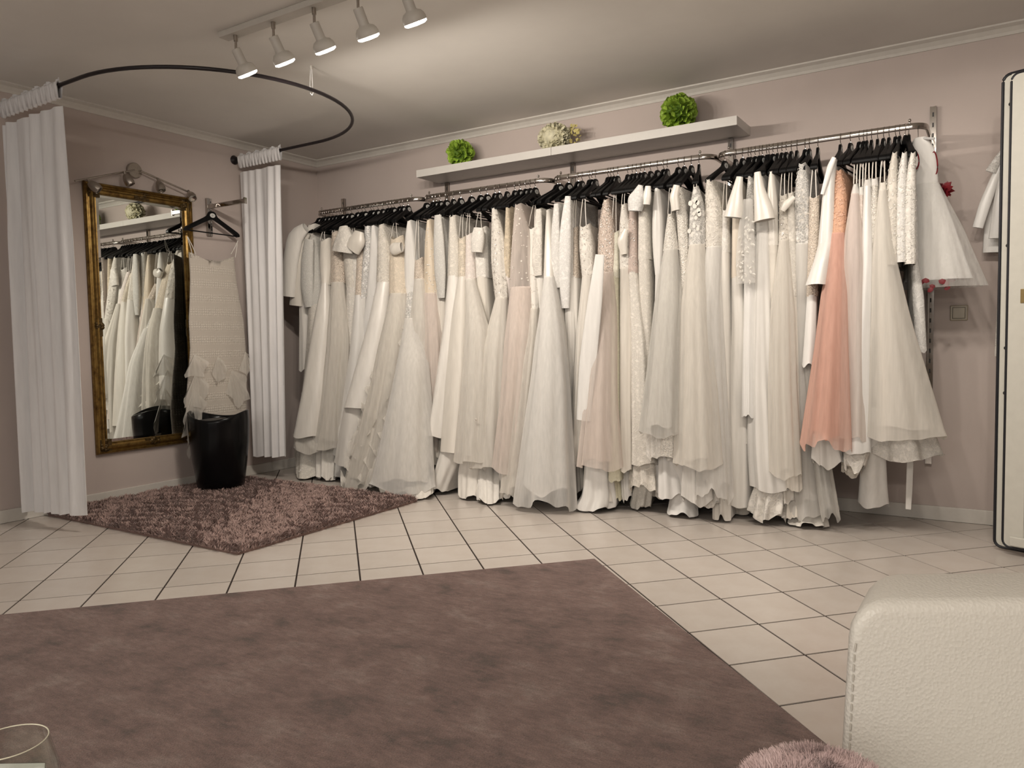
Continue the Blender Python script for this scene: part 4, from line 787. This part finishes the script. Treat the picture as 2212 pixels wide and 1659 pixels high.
def ell_loft(name, mat, levels, root, k=8, amp=.0, n=20, N=64, seed=1, cap=False):
    """levels: (centre xyz, half a along dirA, half b along dirB)"""
    rg = random.Random(seed); ph = rg.uniform(0, 6); L = len(levels); V = []
    c = np.array([l[0] for l in levels], float); a = np.array([l[1] for l in levels], float); b = np.array([l[2] for l in levels], float); s = np.linspace(0, L-1, n); q = np.arange(L)
    C = np.stack([smooth3(np.interp(s, q, c[:, j]), 2) for j in range(3)], 1); A = smooth3(np.interp(s, q, a), 2); B = smooth3(np.interp(s, q, b), 2)
    for i in range(n):
        t = i/(n-1)
        for j in range(N):
            th = 2*math.pi*j/N; r = 1+amp*t*(math.sin(k*th+ph)+.4*math.sin(2.3*k*th+ph)); V.append(C[i]+dA*A[i]*r*math.cos(th)+dB*B[i]*r*math.sin(th))
    F = [(i*N+j, i*N+(j+1) % N, (i+1)*N+(j+1) % N, (i+1)*N+j) for i in range(n-1) for j in range(N)]
    return mesh_obj(name, V, F, mat, root, True, root.location)
dA, dB = np.array((.80, .60, 0)), np.array((-.60, .80, 0)); dA, dB = np.array((.92, -.39, 0)), np.array((.39, .92, 0))
def cpt(px, py, y=-.30): return hit(px, py, 1, y)
c1, c2, c3, c4_, c5 = cpt(1988, 298), cpt(1994, 330), cpt(1998, 398), cpt(2014, 500), cpt(2026, 606)
ell_loft('bodice', M['crepe_w'], [(c1, .030, .02), (c2, .062, .028), (cpt(1997, 365), .060, .03), (c3, .062, .035)], ch, n=12)
ell_loft('skirt', M['chiff_w'], [(c3, .062, .036), (c4_, .105, .06), (c5, .150, .085)], ch, 7, .05, seed=3)
ell_loft('tulle_overlay', M['tul_thin'], [(c3, .064, .038), (cpt(2020, 500), .125, .075), (cpt(2038, 622), .185, .11)], ch, 6, .07, seed=4)
# armhole trims
for (px, py, w, h, y) in [(1975, 345, 10, 21, -.345), (2019, 352, 6, 24, -.33)]:
    pp = [hit(px+w*math.cos(a)+.25*h*math.sin(a)*.3, py+h*math.sin(a), 1, y) for a in np.linspace(0, 6.283, 25)]; MB().tube(pp, .0032, 6, caps=False).build('armhole_trim', M['red'], ch, True, off)
pp = [hit(px, py, 1, -.335) for px, py in [(1975+9*math.cos(a), 345+19*math.sin(a)) for a in np.linspace(0, 6.283, 17)[:-1]]]
MB().add(pp, [tuple(range(16))]).build('armhole_lining', M['satin_iv'], ch, off=off)
rose = MB(); rg = random.Random(4); rc = hit(2038, 410, 1, -.30)
for q in range(44):
    a, b_, r = rg.uniform(0, 6.28), rg.uniform(-1.2, 1.2), rg.uniform(.018, .050); d = np.array((math.cos(a)*math.cos(b_), math.sin(a)*math.cos(b_)*.7, math.sin(b_))); e = np.cross(d, (rg.random(), rg.random(), rg.random())); e /= np.linalg.norm(e)
    rose.add([rc, rc+d*r*.6+e*.016, rc+d*r*1.1, rc+d*r*.6-e*.016], [(0, 1, 2, 3)])
tag(rose.build('red_rose', M['red'], ch, off=off), kind='stuff')
for (px, py, y) in [(1988, 610, -.42), (2000, 606, -.43), (2014, 618, -.42), (2036, 608, -.42), (2042, 612, -.41), (2056, 604, -.38), (2068, 598, -.34), (2010, 626, -.42), (2046, 622, -.40), (2080, 600, -.30)]:
    P = hit(px, py, 1, y); s = rg.uniform(.012, .018)
    a_ = rg.uniform(-.6, .6); pv = [P+np.array((s*x*math.cos(a_)-s*z_*math.sin(a_), yy*s, s*x*math.sin(a_)+s*z_*math.cos(a_))) for x, yy, z_ in [(-1.1, .1, -.1), (-.5, -.1, -.75), (.4, -.15, -.7), (1.1, .1, 0), (.6, -.1, .65), (-.4, -.1, .7), (0, -.3, 0)]]
    MB().add(pv, [(q, (q+1) % 6, 6) for q in range(6)]).build('hem_petal', M['red'], ch, True, off)

# ------------------------------------------------------------------ crochet dress on the wall hook
def crochet():
    t = NT('ivory_crochet'); t.set(Roughness=.8); v = t.coords((0.001, 1, 1)); x = t.node('ShaderNodeTexVoronoi'); x.inputs['Scale'].default_value = 58; x.inputs['Randomness'].default_value = .15; t.link(v, x.inputs['Vector'])
    w = t.node('ShaderNodeTexWave', wave_type='BANDS', bands_direction='Z'); w.inputs['Scale'].default_value = 3.2; w.inputs['Distortion'].default_value = .3; t.link(t.coords(), w.inputs['Vector'])
    r = t.ramp(x.outputs['Distance'], [(.25, (1, 1, 1)), (.5, (0, 0, 0))]); m = t.node('ShaderNodeMath', operation='MULTIPLY'); t.link(r, m.inputs[0]); t.link(w.outputs['Fac'], m.inputs[1])
    t.link(t.ramp(m.outputs[0], [(0, (.60, .54, .47)), (1, (.72, .66, .58))]), t.b.inputs['Base Color']); t.bump(m.outputs[0], .6, .004); return t.m
M['crochet'] = crochet()
wd = empty('wedding_dress', (.125, -1.10, 0), 'fitted ivory crochet dress with thin straps and tulle ruffle hem on the wall hook', 'dress'); off = wd.location
dA, dB = np.array((0, 1.0, 0)), np.array((1.0, 0, 0)); PX = .115
lev = [(549, 411, 508), (600, 414, 513), (650, 413, 521), (690, 411, 529), (756, 414, 534), (810, 409, 536), (880, 404, 536), (960, 410, 530)]
L = []
for py, xl, xr in lev: a, b_ = hit(xl, py, 0, PX), hit(xr, py, 0, PX); L.append((np.array((.098, (a[1]+b_[1])/2, (a[2]+b_[2])/2)), abs(b_[1]-a[1])/2, .030+.02*(py > 700)*min(1, (py-700)/150)))
N = 56; V = []; cc = [l[0] for l in L]; n = 26; s = np.linspace(0, len(L)-1, n)
for i in range(n):
    j = min(int(s[i]), len(L)-2); f = s[i]-j; C = L[j][0]*(1-f)+L[j+1][0]*f; A = L[j][1]*(1-f)+L[j+1][1]*f; B = L[j][2]*(1-f)+L[j+1][2]*f
    for q in range(N):
        th = 2*math.pi*q/N; z = C[2]
        if i == 0: z -= .055*(math.sin(th)*.85+.15 if math.sin(th) > 0 else .8)*max(0, 1-abs(math.cos(th))**2.2)
        w = 1+.05*min(1, i/10)*math.sin(9*th+i*.1); V.append((C[0]+B*w*math.sin(th), C[1]+A*math.cos(th), z))
mesh_obj('crochet_body', V, [(i*N+q, i*N+(q+1) % N, (i+1)*N+(q+1) % N, (i+1)*N+q) for i in range(n-1) for q in range(N)], M['crochet'], wd, True, off)
for (x0, y0, x1, y1) in [(404, 511, 416, 552), (405, 511, 423, 549), (514, 520, 499, 549), (513, 521, 508, 556)]:
    a, b_ = hit(x0, y0, 0, .14), hit(x1, y1, 0, .145); MB().tube([a, (a+b_)/2+np.array((.004, 0, 0)), b_], .0026, 6).build('strap', M['strap'], wd, True, off)
for q, (pts) in enumerate([[(420, 765), (405, 800), (398, 815), (440, 812), (452, 780)], [(424, 800), (402, 850), (396, 880), (436, 880), (455, 830)], [(470, 770), (456, 800), (470, 830), (490, 812), (486, 780)], [(530, 760), (515, 800), (536, 812), (540, 790), (537, 765)], [(418, 840), (398, 905), (394, 945), (430, 930), (446, 870)], [(500, 800), (490, 850), (515, 880), (538, 860), (530, 810)], [(430, 900), (404, 950), (406, 990), (428, 985), (440, 930)]]):
    P = [hit(x, y, 0, .185-.01*(q % 3)) for x, y in pts]; ctr = sum(P)/len(P); V = [P[0]]; F = []; nu = 16; k0 = P[1]; path = P[1:]
    d = np.linspace(0, len(path)-1, nu)
    for j in range(1, 5):
        for i in range(nu):
            k = min(int(d[i]), len(path)-2); f = d[i]-k; E_ = path[k]*(1-f)+path[k+1]*f; T = P[0]*(1-j/4)+E_*(j/4); V.append(T+np.array((.014*j/4*math.sin(i*1.5+q), 0, .006*math.sin(i*1.1)*j/4)))
    F += [(0, 1+i, 2+i) for i in range(nu-1)]; F += [(1+(j-1)*nu+i, 1+j*nu+i, 2+j*nu+i, 2+(j-1)*nu+i) for j in range(1, 4) for i in range(nu-1)]
    mesh_obj('tulle_ruffle', V, F, M['org'], wd, True, off)

# ------------------------------------------------------------------ garment hanging behind the door
jk = empty('lace_sleeve_jacket', (4.80, -.07, 1.30), 'white satin jacket hanging on the wall behind the open door', 'jacket'); off = jk.location
y = -.11
sleeve(jk, [(2172, 318, 5), (2155, 345, 9), (2140, 372, 13)], y-.03, M['lace_sheer'], 'lace_sleeve', .5)
sleeve(jk, [(2176, 325, 6), (2150, 385, 11), (2128, 440, 13), (2112, 492, 12)], y-.02, M['satin_w'], 'sleeve', .5)
sleeve(jk, [(2182, 320, 12), (2166, 400, 28), (2156, 480, 30), (2152, 545, 30)], y+.04, M['satin_w'], 'jacket_body', .25)
sleeve(jk, [(2170, 360, 8), (2160, 430, 13), (2152, 515, 17)], y-.035, M['satin_w'], 'sleeve', .5)
sleeve(jk, [(2176, 560, 10), (2166, 650, 12), (2160, 770, 12)], y+.05, M['lace_coarse'], 'lace_panel', .2)
hp = hit(2172, 316, 1, 0)
MB().lathe([(.012, 0), (.012, -.004), (.004, -.006), (.004, -.06), (.008, -.064), (0, -.066)], (hp[0], 0, hp[2]+.01), (0, 1, 0), 12).build('peg', M['chrome'], jk, True, off)

# ------------------------------------------------------------------ shelf and flower balls
for x0, x1, lb in [(1.283, 2.3795, 'white wall shelf board carrying the smaller green flower ball'), (2.3815, 3.556, 'white wall shelf board carrying the larger green flower ball')]:
    o = MB().box((x0, -.28, 2.159), (x1, -.023 if False else -.001, 2.210)).build('wall_shelf', M['white_lacq'], bevel=.0015); tag(o, lb, 'shelf', 'white shelf boards')
def flower_ball(c, r, mat, core, n, size, label, seed, sq=(1, 1, 1), cup=.35):
    rg = random.Random(seed); root = empty('flower_ball', (c[0], c[1], c[2]-r*sq[2]), label, 'flower ball'); off = root.location
    MB().lathe([(max(0, r*.72*math.sin(a))*sq[0], -r*.72*math.cos(a)*sq[2]) for a in np.linspace(0, math.pi, 12)], c, (0, 0, 1), 16).build('core', core, root, True, off)
    b = MB(); ga = math.pi*(3-5**.5)
    for i in range(n):
        z = 1-2*(i+.5)/n; rr = math.sqrt(1-z*z); d = np.array((rr*math.cos(ga*i), rr*math.sin(ga*i), z)); d += np.array([rg.uniform(-.15, .15) for _ in range(3)]); d /= np.linalg.norm(d)
        a = np.cross(d, (rg.random()-.5, rg.random()-.5, rg.random()-.5)); a /= np.linalg.norm(a); e = np.cross(d, a); P = np.array(c)+d*r*.62*np.array(sq)
        tip = np.array(c)+d*r*rg.uniform(.93, 1.03)*np.array(sq); s = size*rg.uniform(.75, 1.25); tw = rg.uniform(-.4, .4)
        q = [P-a*s*.25, P+a*s*.25, (P+tip)/2+a*s*.62+e*s*cup, tip+a*s*.5+e*s*cup*.6*tw, tip+d*s*.12+e*s*tw, tip-a*s*.5+e*s*cup*.6, (P+tip)/2-a*s*.62+e*s*cup, (P+tip)/2+e*s*-.1]
        b.add(q, [(0, 1, 7), (1, 2, 7), (2, 3, 7), (3, 4, 7), (4, 5, 7), (5, 6, 7), (6, 0, 7)])
    tag(b.build('petals', mat, root, True, off), kind='stuff'); return root
flower_ball((1.586, -.16, 2.306), .098, M['green'], M['greencore'], 170, .034, 'smaller green flower ball at the far end of the white shelf', 1)
flower_ball((3.180, -.16, 2.316), .107, M['green'], M['greencore'], 170, .038, 'larger green flower ball at the near end of the white shelf', 2)
wb = flower_ball((2.345, -.17, 2.300), .092, M['cream'], M['cream'], 330, .020, 'cream hydrangea flower cluster with pale yellow petals between the green balls', 3, (1.25, .85, 1.0), .2)
b = MB(); rg = random.Random(5)
for i in range(26):
    P = np.array((2.475+rg.uniform(-.03, .035), -.135+rg.uniform(-.03, .03), 2.28+rg.uniform(-.05, .07))); a = np.array((rg.uniform(-.3, .6), rg.uniform(-.6, .2), rg.uniform(-.4, .8))); a /= np.linalg.norm(a); e = np.cross(a, (.3, -.8, .4)); e /= np.linalg.norm(e); s = rg.uniform(.02, .034)
    b.add([P, P+a*s*.5+e*s*.45, P+a*s, P+a*s*.5-e*s*.45], [(0, 1, 2, 3)])
tag(b.build('yellow_petals', M['yellowleaf'], wb, off=wb.location), kind='stuff')

# ------------------------------------------------------------------ light switch
sw = empty('light_switch', (4.6205, 0, 1.0925), 'beige square light switch on the pink wall by the rack end', 'light switch'); off = sw.location
MB().box((4.6205-.040, -.009, 1.0925-.040), (4.6205+.040, 0, 1.0925+.040)).build('frame', M['switch'], sw, off=off, bevel=.006, seg=3)
MB().box((4.6205-.0275, -.013, 1.0925-.0275), (4.6205+.0275, -.007, 1.0925+.0275)).build('rocker', M['switch'], sw, off=off, bevel=.002)
MB().box((4.6205-.029, -.0095, 1.0925-.029), (4.6205+.029, -.0085, 1.0925+.029)).build('rocker_gap', M['slot'], sw, off=off)

# ------------------------------------------------------------------ open door leaf
dr = bpy.data.objects.new('door_1', None); COL.objects.link(dr); dr['kind'] = 'structure'
u_ = np.array((.931, -.364, 0)); nn = np.array((-.364, -.931, 0)); base = np.array((4.797, -.500, 0)); dr.location = base; DZ0, DZ1, DL = .018, 2.118, .92
def dbox(name, mat, u0, u1, n0, n1, z0, z1, bevel=0.0):
    P = [base+u_*u0+nn*n0, base+u_*u1+nn*n0, base+u_*u1+nn*n1, base+u_*u0+nn*n1]; return MB().prism([(p[0], p[1], z0) for p in P][::-1], (0, 0, z1-z0)).build(name, mat, dr, off=base, bevel=bevel)
fwd = .135
dbox('outer_stile', M['pvc'], 0, fwd-.02, 0, .014, DZ0, DZ1, .004); dbox('outer_stile', M['pvc'], DL-fwd, DL, 0, .014, DZ0, DZ1, .004)
dbox('outer_rail', M['pvc'], fwd-.02, DL-fwd, 0, .014, DZ0, DZ0+.10); dbox('outer_rail', M['pvc'], fwd-.02, DL-fwd, 0, .014, DZ1-.10, DZ1)
dbox('stile', M['pvc'], .052, fwd, .014, .068, DZ0+.018, DZ1-.018, .003); dbox('stile', M['pvc'], DL-fwd, DL-.052, .014, .068, DZ0+.018, DZ1-.018, .003)
dbox('rail', M['pvc'], fwd, DL-fwd, .014, .068, DZ0+.018, DZ0+.115, .003); dbox('rail', M['pvc'], fwd, DL-fwd, .014, .068, DZ1-.115, DZ1-.018, .003)
dbox('kick_strip', M['pvc'], .085, DL-.05, .068, .084, DZ0+.03, DZ0+.072, .004)
dbox('glass_pane', M['glass'], fwd-.005, DL-fwd+.005, .036, .044, DZ0+.11, DZ1-.11)
def loop_gasket(name, ui, ni, ins, r):
    c = .03; pts = []
    for (a, z, sx, sz) in [(ui, DZ0+ins, 1, 1), (ui, DZ1-ins, 1, -1)]:
        arc = [(a+c-c*math.cos(t), z+sz*(c-c*math.sin(t))) for t in np.linspace(0, 1.57, 6)]; pts.append(arc)
    A = [(DL-ui, DZ0+ins)] + pts[0][::-1] + pts[1] + [(DL-ui, DZ1-ins)]
    MB().tube([base+u_*a+nn*ni+np.array((0, 0, z)) for a, z in A], r, 8).build(name, M['rubber'], dr, True, off=base)
loop_gasket('gasket', .000, .014, .0, .0065); loop_gasket('gasket', .053, .066, .020, .0055)
dbox('lock_strip', M['steel'], .0505, .0525, .034, .046, DZ0+.05, DZ1-.05)
for z in (.72, .92, 1.37, 1.98):
    P = base+u_*.050+nn*.040+np.array((0, 0, z)); MB().lathe([(.008, 0), (.008, .012), (.005, .016), (0, .016)], P, -u_, 12).build('locking_pin', M['slot'], dr, True, off=base)
dbox('brass_plate', M['brass'], .105, .150, .068, .072, 1.115, 1.175, .001)
dbox('closer_clip', M['paper'], .004, .030, -.016, 0, 1.94, 2.03, .002)

# ------------------------------------------------------------------ rugs
L1, L2 = 3.0, 3.6
q = [RUG[0], RUG[0]+ra*L1, RUG[0]+ra*L1+rb*L2, RUG[0]+rb*L2]
rug = MB().prism([(p[0], p[1], .0) for p in q][::1], (0, 0, .012)).build('large_rug', M['rug'], bevel=.005, seg=3)
tag(rug, 'large mottled mauve brown short pile rug in the foreground', 'rug')
me = rug.data
# shag rug
sx0, sx1, sy0, sy1 = .02, 1.775, -2.285, -.925
sr = empty('shag_rug', ((sx0+sx1)/2, (sy0+sy1)/2, 0), 'dusty pink shaggy rug in front of the mirror', 'rug'); off = sr.location
MB().box((sx0+.015, sy0+.015, 0), (sx1-.015, sy1-.015, .012)).build('backing', M['shagbase'], sr, off=off)
rs = np.random.RandomState(3); n = 90000
X = rs.uniform(sx0+.01, sx1-.01, n); Y = rs.uniform(sy0+.01, sy1-.01, n)
cl = sum(np.sin(X*a+Y*b+c) for a, b, c in rs.uniform(-70, 70, (9, 3)))/4.0; ang = 1.3*cl + rs.uniform(-2.2, 2.2, n) + 1.2*np.sin(X*5+Y*3); ln = rs.uniform(.012, .026, n); wd_ = rs.uniform(.0018, .0034, n); hh = rs.uniform(.022, .036, n)*(1+.18*cl)
edge = np.minimum.reduce([X-sx0, sx1-X, Y-sy0, sy1-Y]); hh *= np.clip(edge/.03, .45, 1)
dx, dy = np.cos(ang), np.sin(ang); P0 = np.stack([X, Y, np.full(n, .010)], 1); side = np.stack([-dy*wd_, dx*wd_, np.zeros(n)], 1)
P1 = P0+np.stack([dx*ln*.45, dy*ln*.45, hh*.75], 1); P2 = P0+np.stack([dx*ln, dy*ln, hh], 1)
V = np.stack([P0-side, P0+side, P1+side*.9, P1-side*.9, P2+side*.35, P2-side*.35], 1).reshape(-1, 3) - np.array(off)
i = np.arange(n)*6; F = np.concatenate([np.stack([i, i+1, i+2, i+3], 1), np.stack([i+3, i+2, i+4, i+5], 1)])
tag(bulk_mesh('pile', V, F, M['shag'], sr, True), kind='stuff')

# ------------------------------------------------------------------ stool
sc_ = (.335, -1.290); st = empty('tub_stool', (sc_[0], sc_[1], .03), 'glossy black tub stool with a raised curved rim on the shag rug', 'stool'); off = st.location
body = [(.0, 0), (.142, 0), (.150, .004), (.160, .07), (.176, .18), (.189, .30), (.195, .39), (.197, .455)]
N = 48; V = []; F = []; rows = []
for r, h in body: rows.append([(r*math.cos(2*math.pi*k/N), r*math.sin(2*math.pi*k/N), h) for k in range(N)])
def rimh(a): return .492 + .026*math.cos(2*(a-.62))    # the rim swings up at two sides
hi = [(.196, rimh, 0), (.190, rimh, .006), (.182, rimh, .002), (.178, lambda a: .45, 0), (.176, lambda a: .41, 0)]
for r, fn, e in hi: rows.append([(r*math.cos(2*math.pi*k/N), r*math.sin(2*math.pi*k/N), fn(2*math.pi*k/N)+e) for k in range(N)])
for rw in rows: V += rw
F = [(i*N+k, i*N+(k+1) % N, (i+1)*N+(k+1) % N, (i+1)*N+k) for i in range(len(rows)-1) for k in range(N)]
mesh_obj('tub', V, F, M['gloss_black'], st, True)
MB().lathe([(0, .466), (.10, .464), (.160, .456), (.172, .446), (.174, .41), (0, .41)], (0, 0, 0), (0, 0, 1), 40).build('seat_pad', M['velvet_black'], st, True)

# ------------------------------------------------------------------ foreground: chair, pouf, table with glass and card
cl0 = hit(1828, 1311, 2, .70); cr0 = hit(2212, 1307, 2, .70); cdir = (cr0-cl0)[:2]; cdir /= np.linalg.norm(cdir); cn = np.array((cdir[1], -cdir[0]))   # towards the camera
chair = empty('leather_chair', (cl0[0]+cdir[0]*.3, cl0[1]+cdir[1]*.3, 0), 'white leather chair with rounded stitched back in the right foreground', 'chair'); off = np.array(chair.location)
def cpos(a, n_, z): return (cl0[0]+cdir[0]*a+cn[0]*n_-off[0], cl0[1]+cdir[1]*a+cn[1]*n_-off[1], z)
CW = .62
def rounded_slab(name, w0, w1, n0, n1, z0, z1, r, mat, seg=6, bevel=.012):
    out = [(w0-.018, z0), (w1+.018, z0)] + [(w1-r+r*math.cos(t), z1-r+r*math.sin(t)) for t in np.linspace(0, 1.57, seg)] + [(w0+r-r*math.sin(t), z1-r+r*math.cos(t)) for t in np.linspace(0, 1.57, seg)]
    sh = .62*(n1-n0) if name == 'backrest' else 0
    V = [cpos(a+sh, n0, z) for a, z in out]; d = np.array((cn[0]*(n1-n0)-cdir[0]*sh, cn[1]*(n1-n0)-cdir[1]*sh, 0)); o = MB().prism(V, d).build(name, mat, chair, True, bevel=bevel, seg=4); return o, out
o, out = rounded_slab('backrest', .0, CW, -.11, .0, .30, .705, .042, M['leather'], bevel=.017)
V = [cpos(a+(.006 if a < CW/2 else -.006), .0015, z-.004 if z > .5 else z) for a, z in out]
# piped edge and stitches along the back's outline
seam = [cpos(a+(.009 if a < .1 else -.016 if a > CW-.1 else 0), .0005, z-.014 if z > .62 else z) for a, z in out[2:][::-1]]
seam = [cpos(-.004, .0005, .34)] + seam[:2]
st_ = MB()
for k in range(len(seam)-1):
    A, B = np.array(seam[k]), np.array(seam[k+1]); m = max(1, int(np.linalg.norm(B-A)/.011))
    for q in range(m): st_.tube([A+(B-A)*(q+.15)/m, A+(B-A)*(q+.8)/m], .0011, 5)
tag(st_.build('stitching', M['thread'], chair, True), kind='stuff')
rounded_slab('seat', .01, CW-.01, .0, .50, .27, .43, .03, M['leather'], bevel=.02)
for a, n_ in [(.05, -.07), (CW-.05, -.07), (.05, .44), (CW-.05, .44)]:
    p = np.array(cpos(a, n_, 0)); MB().lathe([(.014, .0), (.020, .30)], p, (0, 0, 1), 14, True, True).build('leg', M['steel'], chair, True)

pc = CAM + (_f*FL + _r*(1778-W/2) + _u*(H/2-1806))/FL*.74
pf = empty('fur_pouf', (pc[0], pc[1], 0), 'pink faux fur pouf beside the white leather chair', 'pouf'); PR, PH = .10, pc[2]+.065
prf = [(.0, PH), (.040, PH-.008), (.070, PH-.028), (.092, PH-.062), (PR, PH-.11), (PR, .10), (PR-.02, .03), (0, .03)]
MB().lathe(prf, (0, 0, 0), (0, 0, 1), 40).build('cushion', M['pinkfur'], pf, True)
MB().lathe([(0, 0), (.09, 0), (.09, .03), (0, .03)], (0, 0, 0), (0, 0, 1), 24).build('base', M['slot'], pf, True)
rs = np.random.RandomState(9); n = 60000; th = rs.uniform(0, 6.283, n); sdist = np.concatenate([[0], np.cumsum([math.dist(prf[k], prf[k+1]) for k in range(5)])]); sv = rs.uniform(0, sdist[4]+.12, n)**1.0
pr_, ph_ = np.interp(sv, sdist, [p[0] for p in prf[:6]]), np.interp(sv, sdist, [p[1] for p in prf[:6]])
nr = np.clip(sv/sdist[4], 0, 1); d = np.stack([np.cos(th)*np.sin(nr*1.5), np.sin(th)*np.sin(nr*1.5), np.cos(nr*1.5)], 1)
P0 = np.stack([pr_*np.cos(th), pr_*np.sin(th), ph_], 1); comb = d*.6+np.stack([.5*np.cos(th*3+sv*30), .5*np.sin(th*2+sv*25), -.35*np.ones(n)], 1)*.5+rs.normal(0, .12, (n, 3)); comb /= np.linalg.norm(comb, axis=1)[:, None]
lnf = rs.uniform(.008, .015, n)[:, None]; sd_ = np.cross(comb, d); sd_ /= np.linalg.norm(sd_, axis=1)[:, None]+1e-6; sd_ *= .0005
P1 = P0+d*lnf*.3+comb*lnf*.6; P2 = P0+comb*lnf*1.1+d*lnf*.1
V = np.stack([P0-sd_, P0+sd_, P1+sd_, P1-sd_, P2+sd_*.2, P2-sd_*.2], 1).reshape(-1, 3); i = np.arange(n)*6
tag(bulk_mesh('fur', V, np.concatenate([np.stack([i, i+1, i+2, i+3], 1), np.stack([i+3, i+2, i+4, i+5], 1)]), M['pinkfur'], pf, True), kind='stuff')

gd = .70; gc = CAM + (_f*FL + _r*(16-W/2) + _u*(H/2-1603))/FL*gd; TZ = gc[2]-.205
tb = empty('side_table', (gc[0]-.02, gc[1]-.10, 0), 'small round side table carrying the wine glass', 'table')
MB().lathe([(0, TZ), (.19, TZ), (.195, TZ-.006), (.19, TZ-.022), (0, TZ-.022)], (0, 0, 0), (0, 0, 1), 40).build('table_top', M['wood'], tb, True)
MB().lathe([(.018, TZ-.022), (.018, .02)], (0, 0, 0), (0, 0, 1), 16).build('pedestal', M['steel'], tb, True)
MB().lathe([(0, .02), (.12, .018), (.14, .0125), (0, .0125)], (0, 0, 0), (0, 0, 1), 32).build('foot', M['steel'], tb, True)
wg = empty('wine_glass', (gc[0], gc[1], TZ), 'clear stemmed wine glass at the lower corner of the picture', 'glass')
hR = .205; oute = [(.0, .002), (.034, .002), (.034, .004), (.006, .010), (.0042, .03), (.0042, .085), (.010, .095), (.030, .112), (.0405, .135), (.0425, .152), (.040, .175), (.0335, hR-.002), (.0332, hR)]
inn_ = [(.0318, hR), (.0321, hR-.003), (.0385, .175), (.0410, .152), (.0390, .135), (.0285, .1135), (.010, .098), (0, .097)]
MB().lathe(oute+inn_, (0, 0, 0), (0, 0, 1), 56).build('glass_body', M['glass'], wg, True)
MB().tube([(.0326*math.cos(a), .0326*math.sin(a), hR) for a in np.linspace(0, 6.283, 49)[:-1]], .0006, 6, closed=True).build('rim', M['rim'], wg, True)  # thin pale ring paints the highlight along the edge
kc = CAM + (_f*FL + _r*(45-W/2) + _u*(H/2-1649))/FL*.745
card = empty('menu_card', (kc[0], kc[1], TZ), 'white folded paper card standing behind the wine glass', 'card'); kh = kc[2]-TZ
r2 = _r0[:2]; f2 = np.array((_f[0], _f[1])); f2 /= np.linalg.norm(f2); hwid = .0235
for sgn in (-1, 1):
    A = [(-r2*hwid, 0), (r2*hwid, 0)]; V = [(-r2[0]*.06+f2[0]*sgn*.03, -r2[1]*.06+f2[1]*sgn*.03, 0.001), (r2[0]*hwid+f2[0]*sgn*.03, r2[1]*hwid+f2[1]*sgn*.03, 0.001), (r2[0]*hwid, r2[1]*hwid, kh), (-r2[0]*.06, -r2[1]*.06, kh)]
    MB().prism(V, (f2[0]*.0006, f2[1]*.0006, 0)).build('card_panel', M['paper'], card)
